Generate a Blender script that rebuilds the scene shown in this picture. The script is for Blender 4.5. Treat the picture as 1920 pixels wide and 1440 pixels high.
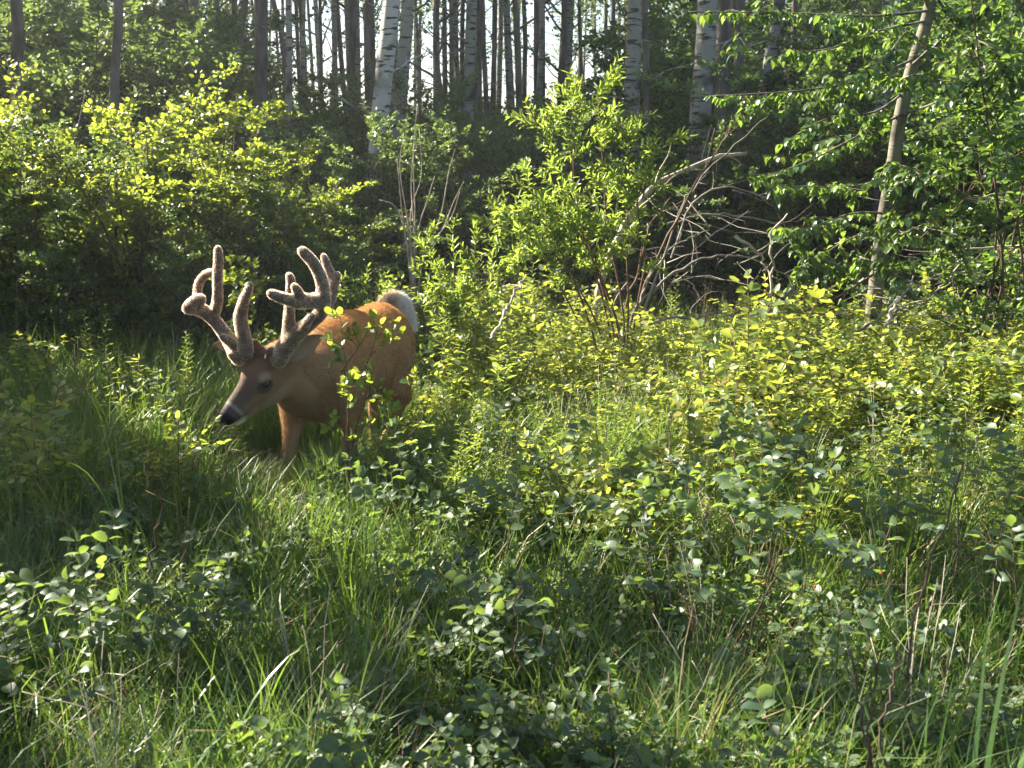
import bpy, math, random
import numpy as np
from mathutils import Vector, Matrix

for o in list(bpy.data.objects):
    bpy.data.objects.remove(o)
scn = bpy.context.scene
R = math.radians

# ------------------------------------------------------------------ camera, light, exposure
F = 2059.0                      # focal length in pixels of the 1920 px wide photograph
PITCH = R(11.54)
CAM = np.array([0.0, 0.0, 1.8])
cd = bpy.data.cameras.new('camera')
cam = bpy.data.objects.new('camera', cd)
scn.collection.objects.link(cam)
scn.camera = cam
cam.location = CAM
cam.rotation_euler = (R(90) - PITCH, 0, 0)
cd.sensor_width = 36
cd.lens = 36 * F / 1920
cd.clip_end = 2000
cd.clip_start = 0.05
cd.dof.use_dof = True
cd.dof.focus_distance = 6.5
cd.dof.aperture_fstop = 6.5

SUN = np.array([-0.72, 0.40, 0.60])
SUN = SUN / np.linalg.norm(SUN)
sun_el = math.asin(SUN[2])
sun_az = math.atan2(SUN[0], SUN[1])
world = bpy.data.worlds.new('World')
scn.world = world
world.use_nodes = True
wn = world.node_tree.nodes
wl = world.node_tree.links
for n in list(wn):
    wn.remove(n)
sky = wn.new('ShaderNodeTexSky')
sky.sky_type = 'NISHITA'
sky.sun_disc = False
sky.sun_elevation = sun_el
sky.sun_rotation = sun_az
sky.air_density = 1.0
sky.dust_density = 1.5
bg = wn.new('ShaderNodeBackground')
bg.inputs['Strength'].default_value = 0.052
wo = wn.new('ShaderNodeOutputWorld')
wl.new(sky.outputs[0], bg.inputs[0])
wl.new(bg.outputs[0], wo.inputs[0])

sd = bpy.data.lights.new('sun', 'SUN')
sd.energy = 5.0
sd.angle = R(0.6)
sd.color = (1.0, 0.92, 0.76)
sun = bpy.data.objects.new('sun', sd)
scn.collection.objects.link(sun)
sun.rotation_euler = Vector(-SUN).to_track_quat('-Z', 'Y').to_euler()

vs = scn.view_settings
vs.view_transform = 'Standard'
vs.look = 'None'
vs.gamma = 1.0
vs.use_curve_mapping = False
vs.exposure = 2.55
scn.cycles.max_bounces = 6
scn.cycles.volume_bounces = 0
scn.cycles.transmission_bounces = 5
scn.cycles.transparent_max_bounces = 6

HAZE = .0019
rng = np.random.default_rng(7)


def ss(x, a, b):
    t = np.clip((x - a) / (b - a), 0, 1)
    return t * t * (3 - 2 * t)


def rnd(a, b):
    return float(rng.uniform(a, b))


# ------------------------------------------------------------------ pixel / world helpers (photo pixels)
CP, SP = math.cos(PITCH), math.sin(PITCH)


def at(px, py, Y):
    d = np.array([(px - 960) / F, CP - SP * 1.0 * 0 + SP * (720 - py) / F, -SP + CP * (720 - py) / F])
    return CAM + d * (Y / d[1])


def pix(p):
    q = np.asarray(p) - CAM
    z = q[..., 1] * CP - q[..., 2] * SP
    v = q[..., 1] * SP + q[..., 2] * CP
    return 960 + F * q[..., 0] / z, 720 - F * v / z


def ray_z(py, Y):
    return at(960, py, Y)[2]


def ground_x(px, Y, z=0.4):
    zc = Y * CP - (z - 1.8) * SP
    return (px - 960) / F * zc


# ------------------------------------------------------------------ sun space: where crown leaves are cut out to let sun in
SH = SUN[:2] / np.linalg.norm(SUN[:2])
UH = np.array([-SH[1], SH[0]])
if UH[1] < 0:
    UH = -UH


def uv(p):
    p = np.asarray(p)
    a = p[..., 0] * SH[0] + p[..., 1] * SH[1]
    u = p[..., 0] * UH[0] + p[..., 1] * UH[1]
    v = p[..., 2] * math.cos(sun_el) - a * math.sin(sun_el)
    return u, v


def vnoise(x, y, seed=0):
    xi = np.floor(x).astype(np.int64)
    yi = np.floor(y).astype(np.int64)
    fx = x - xi
    fy = y - yi
    fx = fx * fx * (3 - 2 * fx)
    fy = fy * fy * (3 - 2 * fy)

    def h(a, b):
        n = (a * 374761393 + b * 668265263 + seed * 982451653) & 0x7fffffff
        n = ((n ^ (n >> 13)) * 1274126177) & 0x7fffffff
        return ((n ^ (n >> 16)) & 0xffff) / 65535.0
    return (h(xi, yi) * (1 - fx) + h(xi + 1, yi) * fx) * (1 - fy) + (h(xi, yi + 1) * (1 - fx) + h(xi + 1, yi + 1) * fx) * fy


# lit places, as (point, radius u, radius v)
LIT = []


def lit(p, ru, rv):
    u, v = uv(np.array(p))
    LIT.append((float(u), float(v), ru, rv))


# the sunny clearing
for X, Y, z, ru, rv in [(2.0, 8.0, .7, 2.6, 2.3), (.2, 7.2, .7, 1.7, 1.5), (1.2, 6.0, .5, 1.3, 1.2), (3.4, 7.0, .6, 1.7, 1.2),
                        (1.6, 8.6, 1.6, 1.7, 1.4), (3.1, 8.2, 2.0, 1.1, 1.0), (-.9, 6.2, .95, .75, .55), (-.9, 6.9, .95, .8, .5),
                        (-1.2, 5.2, 1.1, .85, .6), (-.95, 6.0, 1.0, .9, .7), (-.2, 9.0, 1.1, 1.5, 1.0), (1.0, 5.2, .4, .8, .8), (2.4, 5.4, .5, .9, .7),
                        (-2.9, 9.4, 2.05, 1.5, .62), (-4.4, 9.6, 2.1, 1.4, .6), (-3.6, 9.6, 2.2, 1.5, .6), (-2.0, 9.3, 1.85, .4, .4)]:
    lit((X, Y, z), ru, rv)
# holes cut in the crowns for flecks of sun in the foreground
for px, py, Y, r in [(720, 1250, 2.6, .16), (1340, 1270, 2.6, .13), (340, 930, 3.9, .26), (420, 1130, 2.9, .17), (1600, 1060, 3.4, .36),
                     (1420, 1000, 3.8, .35), (300, 760, 6.0, .22), (1100, 1080, 3.3, .22), (1450, 1230, 2.8, .22), (980, 1200, 2.9, .14),
                     (90, 1160, 3.0, .22), (560, 1210, 2.7, .17), (120, 1010, 3.6, .2), (1750, 950, 3.6, .3), (1850, 1200, 2.6, .2),
                     (240, 1330, 2.4, .2), (1250, 1360, 2.5, .2), (850, 1080, 3.3, .18), (430, 500, 9.0, .2), (150, 650, 8, .2),
                     (60, 60, 15, .8), (300, 40, 16, .5), (200, 110, 14, .6), (1650, 1320, 2.5, .2), (700, 1060, 3.4, .14)]:
    lit(at(px, py, Y), r * 1.15 + .09, r * .95 + .08)


def shades(P):
    """True for crown leaves to keep, outside the gaps cut to let sun in"""
    u, v = uv(P)
    openm = np.zeros(len(P), bool)
    wob = (vnoise(u * 1.3, v * 1.3, 3) - .5) * .55
    patch = vnoise(u * 1.25, v * 1.25, 29) * .7 + vnoise(u * 3.1, v * 3.1, 31) * .3
    for q_, (cu, cv, ru, rv) in enumerate(LIT):
        if q_ == 6:
            openm &= patch < .75
        openm |= ((u - cu) / ru) ** 2 + ((v - cv) / rv) ** 2 < 1 + wob * (1.0 if ru > .5 else .4)
    n = vnoise(u * 2.6, v * 2.6, 11) * .6 + vnoise(u * 6.5, v * 6.5, 5) * .4
    return ~openm & (n < .85)


# ------------------------------------------------------------------ mesh helpers
def new_mesh(name, V, T, mat=None, smooth=True, tint=None, col=None, matidx=None, mats=None):
    V = np.asarray(V, np.float32)
    T = np.asarray(T, np.int32)
    m = bpy.data.meshes.new(name)
    k = T.shape[1]
    m.vertices.add(len(V))
    m.vertices.foreach_set('co', V.ravel())
    m.loops.add(T.size)
    m.loops.foreach_set('vertex_index', T.ravel())
    m.polygons.add(len(T))
    m.polygons.foreach_set('loop_start', np.arange(0, T.size, k, dtype=np.int32))
    m.polygons.foreach_set('use_smooth', np.full(len(T), smooth))
    if tint is not None:
        a = m.attributes.new('tint', 'FLOAT', 'POINT')
        a.data.foreach_set('value', np.asarray(tint, np.float32))
    if col is not None:
        a = m.attributes.new('coat', 'FLOAT_COLOR', 'POINT')
        c = np.ones((len(V), 4), np.float32)
        c[:, :3] = col
        a.data.foreach_set('color', c.ravel())
    if mats:
        for q in mats:
            m.materials.append(q)
    elif mat:
        m.materials.append(mat)
    if matidx is not None:
        m.polygons.foreach_set('material_index', np.asarray(matidx, np.int32))
    m.update(calc_edges=True)
    m.validate()
    return m


def link(name, mesh, parent=None, label=None, cat=None, group=None, kind=None, loc=None):
    o = bpy.data.objects.new(name, mesh)
    scn.collection.objects.link(o)
    if parent is not None:
        o.parent = parent
    if loc is not None:
        o.location = loc
    if label:
        o['label'] = label
    if cat:
        o['category'] = cat
    if group:
        o['group'] = group
    if kind:
        o['kind'] = kind
    return o


def thing(name, label, cat, loc=(0, 0, 0), group=None, rz=0, sc=1):
    o = link(name, None, label=label, cat=cat, group=group)
    o.location = loc
    o.rotation_euler = (0, 0, rz)
    o.scale = (sc, sc, sc)
    return o


def norm(v):
    return v / (np.linalg.norm(v, axis=-1, keepdims=True) + 1e-9)


def tube(pts, rad, k=5):
    pts = np.asarray(pts, float)
    n = len(pts)
    rad = np.broadcast_to(np.asarray(rad, float), (n,)) if np.ndim(rad) == 0 else np.asarray(rad, float)
    t = norm(np.gradient(pts, axis=0))
    ref = np.array([0.31, 0.95, 0.05]) if abs(t[:, 1]).mean() < .8 else np.array([1.0, 0, 0.1])
    a = norm(np.cross(t, ref))
    b = np.cross(t, a)
    ang = np.arange(k) * 2 * math.pi / k
    V = pts[:, None] + rad[:, None, None] * (np.cos(ang)[None, :, None] * a[:, None] + np.sin(ang)[None, :, None] * b[:, None])
    V = V.reshape(-1, 3)
    i = np.arange(n - 1)[:, None] * k
    j = np.arange(k)[None, :]
    j2 = (j + 1) % k
    q = np.stack([i + j, i + j2, i + k + j2, i + k + j], -1).reshape(-1, 4)
    T = np.concatenate([q[:, [0, 1, 2]], q[:, [0, 2, 3]]])
    # end cap
    V = np.concatenate([V, pts[-1:]])
    e = (n - 1) * k
    cap = np.array([[e + a_, e + (a_ + 1) % k, n * k] for a_ in range(k)])
    return V, np.concatenate([T, cap])


def merge(parts):
    Vs, Ts, off = [], [], 0
    for V, T in parts:
        Vs.append(V)
        Ts.append(T + off)
        off += len(V)
    return np.concatenate(Vs), np.concatenate(Ts)


def smooth_path(pts, n=12):
    """Catmull-Rom through the points"""
    p = np.asarray(pts, float)
    if len(p) < 3:
        return p
    q = np.concatenate([[2 * p[0] - p[1]], p, [2 * p[-1] - p[-2]]])
    out = []
    per = max(2, int(n / (len(p) - 1)))
    for i in range(1, len(q) - 2):
        for s in range(per):
            t = s / per
            out.append(.5 * ((2 * q[i]) + (-q[i - 1] + q[i + 1]) * t + (2 * q[i - 1] - 5 * q[i] + 4 * q[i + 1] - q[i + 2]) * t * t
                             + (-q[i - 1] + 3 * q[i] - 3 * q[i + 1] + q[i + 2]) * t ** 3))
    out.append(p[-1])
    return np.array(out)


# leaf templates: x along, y across, z up
LEAF4 = (np.array([[0, 0, 0], [.28, .36, .07], [.72, .31, .05], [1, 0, -.04], [.72, -.31, .05], [.28, -.36, .07]]),
         np.array([[0, 3, 1], [1, 3, 2], [0, 5, 3], [5, 4, 3]]))
LEAF2 = (np.array([[0, 0, 0], [.48, .40, .08], [1, 0, -.05], [.48, -.40, .08]]), np.array([[0, 2, 1], [0, 3, 2]]))
_o = [[0, 0, 0], [.25, 0, -.01], [.55, 0, 0], [.82, 0, -.03], [1, 0, -.09],
      [.10, .20, .03], [.32, .37, .08], [.60, .38, .07], [.84, .22, .0],
      [.10, -.20, .03], [.32, -.37, .08], [.60, -.38, .07], [.84, -.22, .0]]
LEAF12 = (np.array(_o), np.array([[0, 1, 5], [5, 1, 6], [1, 2, 6], [6, 2, 7], [2, 3, 7], [7, 3, 8], [3, 4, 8],
                                  [0, 9, 1], [9, 10, 1], [1, 10, 2], [10, 11, 2], [2, 11, 3], [11, 12, 3], [3, 12, 4]]))
_h = [[0, 0, 0], [.3, 0, .0], [.62, 0, -.01], [1, 0, -.12],
      [-.02, .26, .04], [.18, .42, .09], [.45, .36, .07], [.74, .16, .0],
      [-.02, -.26, .04], [.18, -.42, .09], [.45, -.36, .07], [.74, -.16, .0]]
HEART = (np.array(_h), np.array([[0, 1, 4], [4, 1, 5], [1, 2, 5], [5, 2, 6], [2, 7, 6], [2, 3, 7],
                                 [0, 8, 1], [8, 9, 1], [1, 9, 2], [9, 10, 2], [2, 10, 11], [2, 11, 3]]))


def leaves(tmpl, P, D, N, L, W=1.0, curl=1.0):
    TV, TF = tmpl
    P = np.asarray(P, float)
    n = len(P)
    D = norm(np.asarray(D, float))
    N = norm(N - (N * D).sum(-1, keepdims=True) * D)
    S = np.cross(N, D)
    L = np.broadcast_to(L, (n,))
    W = np.broadcast_to(W, (n,))
    c = np.broadcast_to(curl, (n,))
    V = P[:, None] + L[:, None, None] * (TV[None, :, 0:1] * D[:, None] + TV[None, :, 1:2] * W[:, None, None] * S[:, None]
                                         + TV[None, :, 2:3] * c[:, None, None] * N[:, None])
    T = (np.arange(n)[:, None, None] * len(TV) + TF[None]).reshape(-1, 3)
    return V.reshape(-1, 3), T


def rdir(n, zlo=-1, zhi=1):
    z = rng.uniform(zlo, zhi, n)
    a = rng.uniform(0, 2 * math.pi, n)
    r = np.sqrt(np.maximum(0, 1 - z * z))
    return np.stack([r * np.cos(a), r * np.sin(a), z], -1)


# ------------------------------------------------------------------ materials
def nodes(name):
    m = bpy.data.materials.new(name)
    m.use_nodes = True
    t = m.node_tree
    for n in list(t.nodes):
        t.nodes.remove(n)
    return m, t.nodes, t.links


def leaf_mat(name, dark, light, back, trans=.45, rough=.42, spec=.5, yellow=None):
    m, n, l = nodes(name)
    out = n.new('ShaderNodeOutputMaterial')
    mix = n.new('ShaderNodeMixShader')
    mix.inputs[0].default_value = trans
    pb = n.new('ShaderNodeBsdfPrincipled')
    pb.inputs['Roughness'].default_value = rough
    pb.inputs['Specular IOR Level'].default_value = spec
    tr = n.new('ShaderNodeBsdfTranslucent')
    at_ = n.new('ShaderNodeAttribute')
    at_.attribute_name = 'tint'
    oi = n.new('ShaderNodeObjectInfo')
    ad = n.new('ShaderNodeMath')
    ad.operation = 'MULTIPLY_ADD'
    ad.inputs[1].default_value = .45
    l.new(oi.outputs['Random'], ad.inputs[0])
    mu = n.new('ShaderNodeMath')
    mu.operation = 'MULTIPLY'
    mu.inputs[1].default_value = .7
    l.new(at_.outputs['Fac'], mu.inputs[0])
    l.new(mu.outputs[0], ad.inputs[2])
    r1 = n.new('ShaderNodeValToRGB')
    r1.color_ramp.elements[0].position = .1
    r1.color_ramp.elements[0].color = (*dark, 1)
    r1.color_ramp.elements[1].position = .85
    r1.color_ramp.elements[1].color = (*light, 1)
    if yellow:
        e = r1.color_ramp.elements.new(1.0)
        e.color = (*yellow, 1)
    l.new(ad.outputs[0], r1.inputs[0])
    # fine blotches on the blade
    tc = n.new('ShaderNodeTexCoord')
    nz = n.new('ShaderNodeTexNoise')
    nz.inputs['Scale'].default_value = 60
    l.new(tc.outputs['Object'], nz.inputs[0])
    mr = n.new('ShaderNodeMapRange')
    mr.inputs[3].default_value = .75
    mr.inputs[4].default_value = 1.25
    l.new(nz.outputs[0], mr.inputs[0])
    mc = n.new('ShaderNodeMix')
    mc.data_type = 'RGBA'
    mc.blend_type = 'MULTIPLY'
    mc.inputs[0].default_value = 1
    l.new(r1.outputs[0], mc.inputs[6])
    l.new(mr.outputs[0], mc.inputs[7])
    l.new(mc.outputs[2], pb.inputs['Base Color'])
    r2 = n.new('ShaderNodeMix')
    r2.data_type = 'RGBA'
    r2.blend_type = 'MIX'
    r2.inputs[6].default_value = (*[b * .65 for b in back], 1)
    r2.inputs[7].default_value = (*back, 1)
    l.new(ad.outputs[0], r2.inputs[0])
    l.new(r2.outputs[2], tr.inputs[0])
    l.new(pb.outputs[0], mix.inputs[1])
    l.new(tr.outputs[0], mix.inputs[2])
    l.new(mix.outputs[0], out.inputs[0])
    return m


def simple_mat(name, c1, c2, scale=8, rough=.85, stretch=(1, 1, 1), bump=.3, detail=6):
    m, n, l = nodes(name)
    out = n.new('ShaderNodeOutputMaterial')
    pb = n.new('ShaderNodeBsdfPrincipled')
    pb.inputs['Roughness'].default_value = rough
    pb.inputs['Specular IOR Level'].default_value = .25
    tc = n.new('ShaderNodeTexCoord')
    mp = n.new('ShaderNodeMapping')
    mp.inputs['Scale'].default_value = stretch
    nz = n.new('ShaderNodeTexNoise')
    nz.inputs['Scale'].default_value = scale
    nz.inputs['Detail'].default_value = detail
    cr = n.new('ShaderNodeValToRGB')
    cr.color_ramp.elements[0].position = .35
    cr.color_ramp.elements[0].color = (*c1, 1)
    cr.color_ramp.elements[1].position = .65
    cr.color_ramp.elements[1].color = (*c2, 1)
    bp = n.new('ShaderNodeBump')
    bp.inputs['Strength'].default_value = bump
    bp.inputs['Distance'].default_value = .01
    l.new(tc.outputs['Object'], mp.inputs[0])
    l.new(mp.outputs[0], nz.inputs[0])
    l.new(nz.outputs[0], cr.inputs[0])
    l.new(cr.outputs[0], pb.inputs['Base Color'])
    l.new(nz.outputs[0], bp.inputs['Height'])
    l.new(bp.outputs[0], pb.inputs['Normal'])
    l.new(pb.outputs[0], out.inputs[0])
    return m


def birch_mat(name, base, dark, amount=.5):
    m, n, l = nodes(name)
    out = n.new('ShaderNodeOutputMaterial')
    pb = n.new('ShaderNodeBsdfPrincipled')
    pb.inputs['Roughness'].default_value = .75
    pb.inputs['Specular IOR Level'].default_value = .25
    tc = n.new('ShaderNodeTexCoord')
    mp = n.new('ShaderNodeMapping')
    mp.inputs['Scale'].default_value = (5, 5, 26)
    nz = n.new('ShaderNodeTexNoise')
    nz.inputs['Scale'].default_value = 1.0
    nz.inputs['Detail'].default_value = 4
    r1 = n.new('ShaderNodeValToRGB')
    r1.color_ramp.elements[0].position = .555
    r1.color_ramp.elements[0].color = (0, 0, 0, 1)
    r1.color_ramp.elements[1].position = .61
    r1.color_ramp.elements[1].color = (1, 1, 1, 1)
    n2 = n.new('ShaderNodeTexNoise')
    n2.inputs['Scale'].default_value = 3.2
    n2.inputs['Detail'].default_value = 5
    r2 = n.new('ShaderNodeValToRGB')
    r2.color_ramp.elements[0].position = .60 - .12 * amount
    r2.color_ramp.elements[0].color = (0, 0, 0, 1)
    r2.color_ramp.elements[1].position = .70
    r2.color_ramp.elements[1].color = (1, 1, 1, 1)
    mx = n.new('ShaderNodeMath')
    mx.operation = 'MAXIMUM'
    n3 = n.new('ShaderNodeTexNoise')
    n3.inputs['Scale'].default_value = 40
    c0 = n.new('ShaderNodeMix')
    c0.data_type = 'RGBA'
    c0.inputs[6].default_value = (*[b * .72 for b in base], 1)
    c0.inputs[7].default_value = (*base, 1)
    c1 = n.new('ShaderNodeMix')
    c1.data_type = 'RGBA'
    c1.inputs[7].default_value = (*dark, 1)
    bp = n.new('ShaderNodeBump')
    bp.inputs['Strength'].default_value = .4
    bp.inputs['Distance'].default_value = .01
    l.new(tc.outputs['Object'], mp.inputs[0])
    l.new(mp.outputs[0], nz.inputs[0])
    l.new(nz.outputs[0], r1.inputs[0])
    l.new(tc.outputs['Object'], n2.inputs[0])
    l.new(n2.outputs[0], r2.inputs[0])
    l.new(r1.outputs[0], mx.inputs[0])
    l.new(r2.outputs[0], mx.inputs[1])
    l.new(tc.outputs['Object'], n3.inputs[0])
    l.new(n3.outputs[0], c0.inputs[0])
    l.new(c0.outputs[2], c1.inputs[6])
    l.new(mx.outputs[0], c1.inputs[0])
    l.new(c1.outputs[2], pb.inputs['Base Color'])
    l.new(mx.outputs[0], bp.inputs['Height'])
    l.new(bp.outputs[0], pb.inputs['Normal'])
    l.new(pb.outputs[0], out.inputs[0])
    return m


M = {}
M['shrub'] = leaf_mat('snowberry_leaf', (.042, .075, .046), (.088, .135, .062), (.28, .40, .06), .42, .48, .5)
M['bush'] = leaf_mat('bush_leaf', (.028, .060, .022), (.080, .14, .036), (.50, .60, .06), .46, .42, .5)
M['willow'] = leaf_mat('willow_leaf', (.045, .095, .03), (.11, .17, .042), (.44, .58, .07), .46, .42, .45)
M['poplar'] = leaf_mat('poplar_leaf', (.040, .088, .032), (.085, .15, .045), (.30, .46, .06), .42, .36, .55)
M['forb'] = leaf_mat('forb_leaf', (.045, .09, .03), (.12, .18, .04), (.46, .58, .07), .42, .5, .4, yellow=(.22, .2, .05))
M['cover'] = leaf_mat('cover_leaf', (.045, .085, .026), (.13, .18, .038), (.54, .61, .075), .48, .42, .5, yellow=(.26, .22, .06))
M['grass'] = leaf_mat('grass_blade', (.038, .085, .022), (.095, .17, .035), (.24, .38, .045), .42, .42, .4, yellow=(.30, .22, .10))
M['reed'] = leaf_mat('broad_grass_blade', (.045, .095, .030), (.085, .15, .04), (.26, .42, .045), .42, .36, .6)
M['drygrass'] = leaf_mat('dry_grass', (.22, .15, .07), (.36, .26, .13), (.3, .22, .1), .3, .6, .3)
M['aspen'] = leaf_mat('aspen_leaf', (.030, .062, .026), (.07, .115, .042), (.22, .32, .06), .42, .42, .5)
M['twig'] = simple_mat('twig', (.05, .032, .022), (.12, .08, .055), 30, .8)
M['redtwig'] = simple_mat('willow_twig', (.07, .035, .022), (.17, .10, .06), 20, .7)
M['dead'] = simple_mat('dead_wood', (.09, .078, .066), (.25, .22, .19), 14, .85, (1, 1, 1))
M['deadpale'] = simple_mat('pale_dead_wood', (.24, .19, .15), (.46, .40, .33), 14, .8)
M['stem'] = simple_mat('green_stem', (.06, .08, .025), (.12, .10, .04), 30, .6)
M['birch'] = birch_mat('birch_bark', (.46, .45, .42), (.035, .032, .03), .9)
M['aspenbark'] = birch_mat('aspen_bark', (.27, .27, .235), (.05, .046, .04), .6)
M['poplarbark'] = birch_mat('young_poplar_bark', (.19, .18, .135), (.05, .042, .032), .6)
M['bark'] = simple_mat('grey_bark', (.055, .048, .042), (.17, .15, .13), 7, .9, (1, 1, .35), .6)
M['berry'] = simple_mat('berry', (.45, .03, .02), (.5, .06, .03), 10, .3)

# ------------------------------------------------------------------ ground
xs = np.concatenate([-np.geomspace(400, 9, 20), np.linspace(-8, 8, 81), np.geomspace(9, 400, 20)])
ys = np.concatenate([-np.geomspace(60, 3, 10), np.linspace(-2, 18, 100), np.geomspace(19, 900, 31)])
GX, GY = np.meshgrid(xs, ys, indexing='ij')


def ground_z(x, y):
    x = np.asarray(x, float)
    y = np.asarray(y, float)
    return (vnoise(x * .8, y * .8, 1) - .5) * .10 + (vnoise(x * 3, y * 3, 2) - .5) * .03


GZ = ground_z(GX, GY)
V = np.stack([GX, GY, GZ], -1).reshape(-1, 3)
ny = len(ys)
i = np.arange(len(xs) - 1)[:, None] * ny
j = np.arange(ny - 1)[None]
T = np.stack([i + j, i + ny + j, i + ny + j + 1, i + j + 1], -1).reshape(-1, 4)
M['soil'] = simple_mat('forest_floor', (.028, .022, .014), (.075, .062, .032), 5, .95, (1, 1, 1), .8, 12)
link('ground', new_mesh('ground', V, T, M['soil']), kind='structure')

# ------------------------------------------------------------------ deer (white-tailed buck in velvet)
def prim_eval(P, pr):
    if pr[0] == 'c':                                   # round cone a,b,r1,r2
        a, b, r1, r2 = pr[1:5]
        ba = b - a
        h = np.clip(((P - a) @ ba) / (ba @ ba), 0, 1)
        return np.linalg.norm(P - a - h[..., None] * ba, axis=-1) - (r1 + (r2 - r1) * h)
    c, A, r = pr[1:4]                                  # ellipsoid, A rows = axes
    q = (P - c) @ A.T
    k0 = np.linalg.norm(q / r, axis=-1)
    k1 = np.linalg.norm(q / (r * r), axis=-1) + 1e-9
    return k0 * (k0 - 1) / k1


def bounds(pr):
    if pr[0] == 'c':
        return np.minimum(pr[1] - pr[3], pr[2] - pr[4]), np.maximum(pr[1] + pr[3], pr[2] + pr[4])
    m = pr[3].max()
    return pr[1] - m, pr[1] + m


def blob_mesh(prims, h, ks):
    lo = np.min([bounds(p)[0] for p in prims], 0) - 3 * h
    hi = np.max([bounds(p)[1] for p in prims], 0) + 3 * h
    dim = np.ceil((hi - lo) / h).astype(int) + 1
    D = np.full(dim, .2, np.float32)
    for pr, k in zip(prims, ks):
        a, b = bounds(pr)
        mrg = k * 1.2 + 3 * h
        i0 = np.maximum(0, ((a - mrg - lo) / h).astype(int))
        i1 = np.minimum(dim, ((b + mrg - lo) / h).astype(int) + 2)
        g = np.stack(np.meshgrid(*[lo[q] + h * np.arange(i0[q], i1[q]) for q in range(3)], indexing='ij'), -1)
        d = prim_eval(g, pr)
        s = D[i0[0]:i1[0], i0[1]:i1[1], i0[2]:i1[2]]
        hh = np.maximum(k - np.abs(s - d), 0) / k
        D[i0[0]:i1[0], i0[1]:i1[1], i0[2]:i1[2]] = np.minimum(s, d) - hh * hh * k * .25
    # surface nets
    ins = D < 0
    cnt = sum(ins[a:dim[0] - 1 + a, b:dim[1] - 1 + b, c:dim[2] - 1 + c].astype(np.int8) for a in (0, 1) for b in (0, 1) for c in (0, 1))
    act = np.argwhere((cnt > 0) & (cnt < 8))
    idx = np.full(dim, -1, np.int64)
    idx[act[:, 0], act[:, 1], act[:, 2]] = np.arange(len(act))
    acc = np.zeros((len(act), 3))
    num = np.zeros(len(act))
    cor = [(a, b, c) for a in (0, 1) for b in (0, 1) for c in (0, 1)]
    for A in cor:
        for ax in range(3):
            if A[ax]:
                continue
            B = list(A)
            B[ax] = 1
            va = D[act[:, 0] + A[0], act[:, 1] + A[1], act[:, 2] + A[2]]
            vb = D[act[:, 0] + B[0], act[:, 1] + B[1], act[:, 2] + B[2]]
            cr = (va < 0) != (vb < 0)
            t = np.where(cr, va / (va - vb + 1e-12), 0)
            pt = np.array(A, float)[None] + t[:, None] * (np.array(B) - np.array(A))[None]
            acc[cr] += pt[cr]
            num[cr] += 1
    V = lo + h * (act + acc / num[:, None])
    quads = []
    for ax in range(3):
        sl = [slice(1, -1)] * 3
        s0 = list(sl)
        s1 = list(sl)
        s0[ax] = slice(1, dim[ax] - 2)
        s1[ax] = slice(2, dim[ax] - 1)
        a_in = ins[tuple(s0)]
        b_in = ins[tuple(s1)]
        e = np.argwhere(a_in != b_in) + 1
        flip = b_in[e[:, 0] - 1, e[:, 1] - 1, e[:, 2] - 1]
        u, w = [(1, 2), (2, 0), (0, 1)][ax]
        du = np.zeros(3, int)
        du[u] = 1
        dw = np.zeros(3, int)
        dw[w] = 1

        def I(q):
            return idx[q[:, 0], q[:, 1], q[:, 2]]
        Q = np.stack([I(e - du - dw), I(e - dw), I(e), I(e - du)], -1)
        Q[flip] = Q[flip][:, ::-1]
        quads.append(Q)
    Q = np.concatenate(quads)
    Q = Q[(Q >= 0).all(1)]
    # light smoothing
    for _ in range(3):
        S = np.zeros_like(V)
        c = np.zeros(len(V))
        for a_, b_ in ((0, 1), (1, 2), (2, 3), (3, 0)):
            np.add.at(S, Q[:, a_], V[Q[:, b_]])
            np.add.at(c, Q[:, a_], 1)
        V = V * .5 + .5 * S / np.maximum(c, 1)[:, None]
    return V, Q


def vnormals(V, Q):
    N = np.cross(V[Q[:, 2]] - V[Q[:, 0]], V[Q[:, 3]] - V[Q[:, 1]]) if Q.shape[1] == 4 else np.cross(V[Q[:, 1]] - V[Q[:, 0]], V[Q[:, 2]] - V[Q[:, 0]])
    out = np.zeros_like(V)
    for a in range(Q.shape[1]):
        np.add.at(out, Q[:, a], N)
    return norm(out)


O = np.array([-.965, 5.72, 0.0])
TH = R(14)
H = np.array([-math.sin(TH), -math.cos(TH), 0])
LF = np.array([math.cos(TH), -math.sin(TH), 0])
UPV = np.array([0, 0, 1.0])
AX = np.stack([H, LF, UPV])


def B(a, b, c):
    return O + a * H + b * LF + c * UPV


HF = norm(np.array([-.55, -.57, -.61]))
HS = np.array([.80, -.55, -.21])
HS = norm(HS - (HS @ HF) * HF)
HU = np.cross(HF, HS)
HSC = 1.20
E = at(482, 708, 5.13)
AH = np.stack([HF, HS, HU])


def Hd(f, s, u):
    return E + HSC * (f * HF + s * HS + u * HU)


def el(c, r, A=AX):
    return ('e', c, A, np.array(r, float))


def co(a, b, r1, r2):
    return ('c', a, b, r1, r2)


pr, kk = [], []


def add(p, k):
    pr.append(p)
    kk.append(k)


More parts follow.
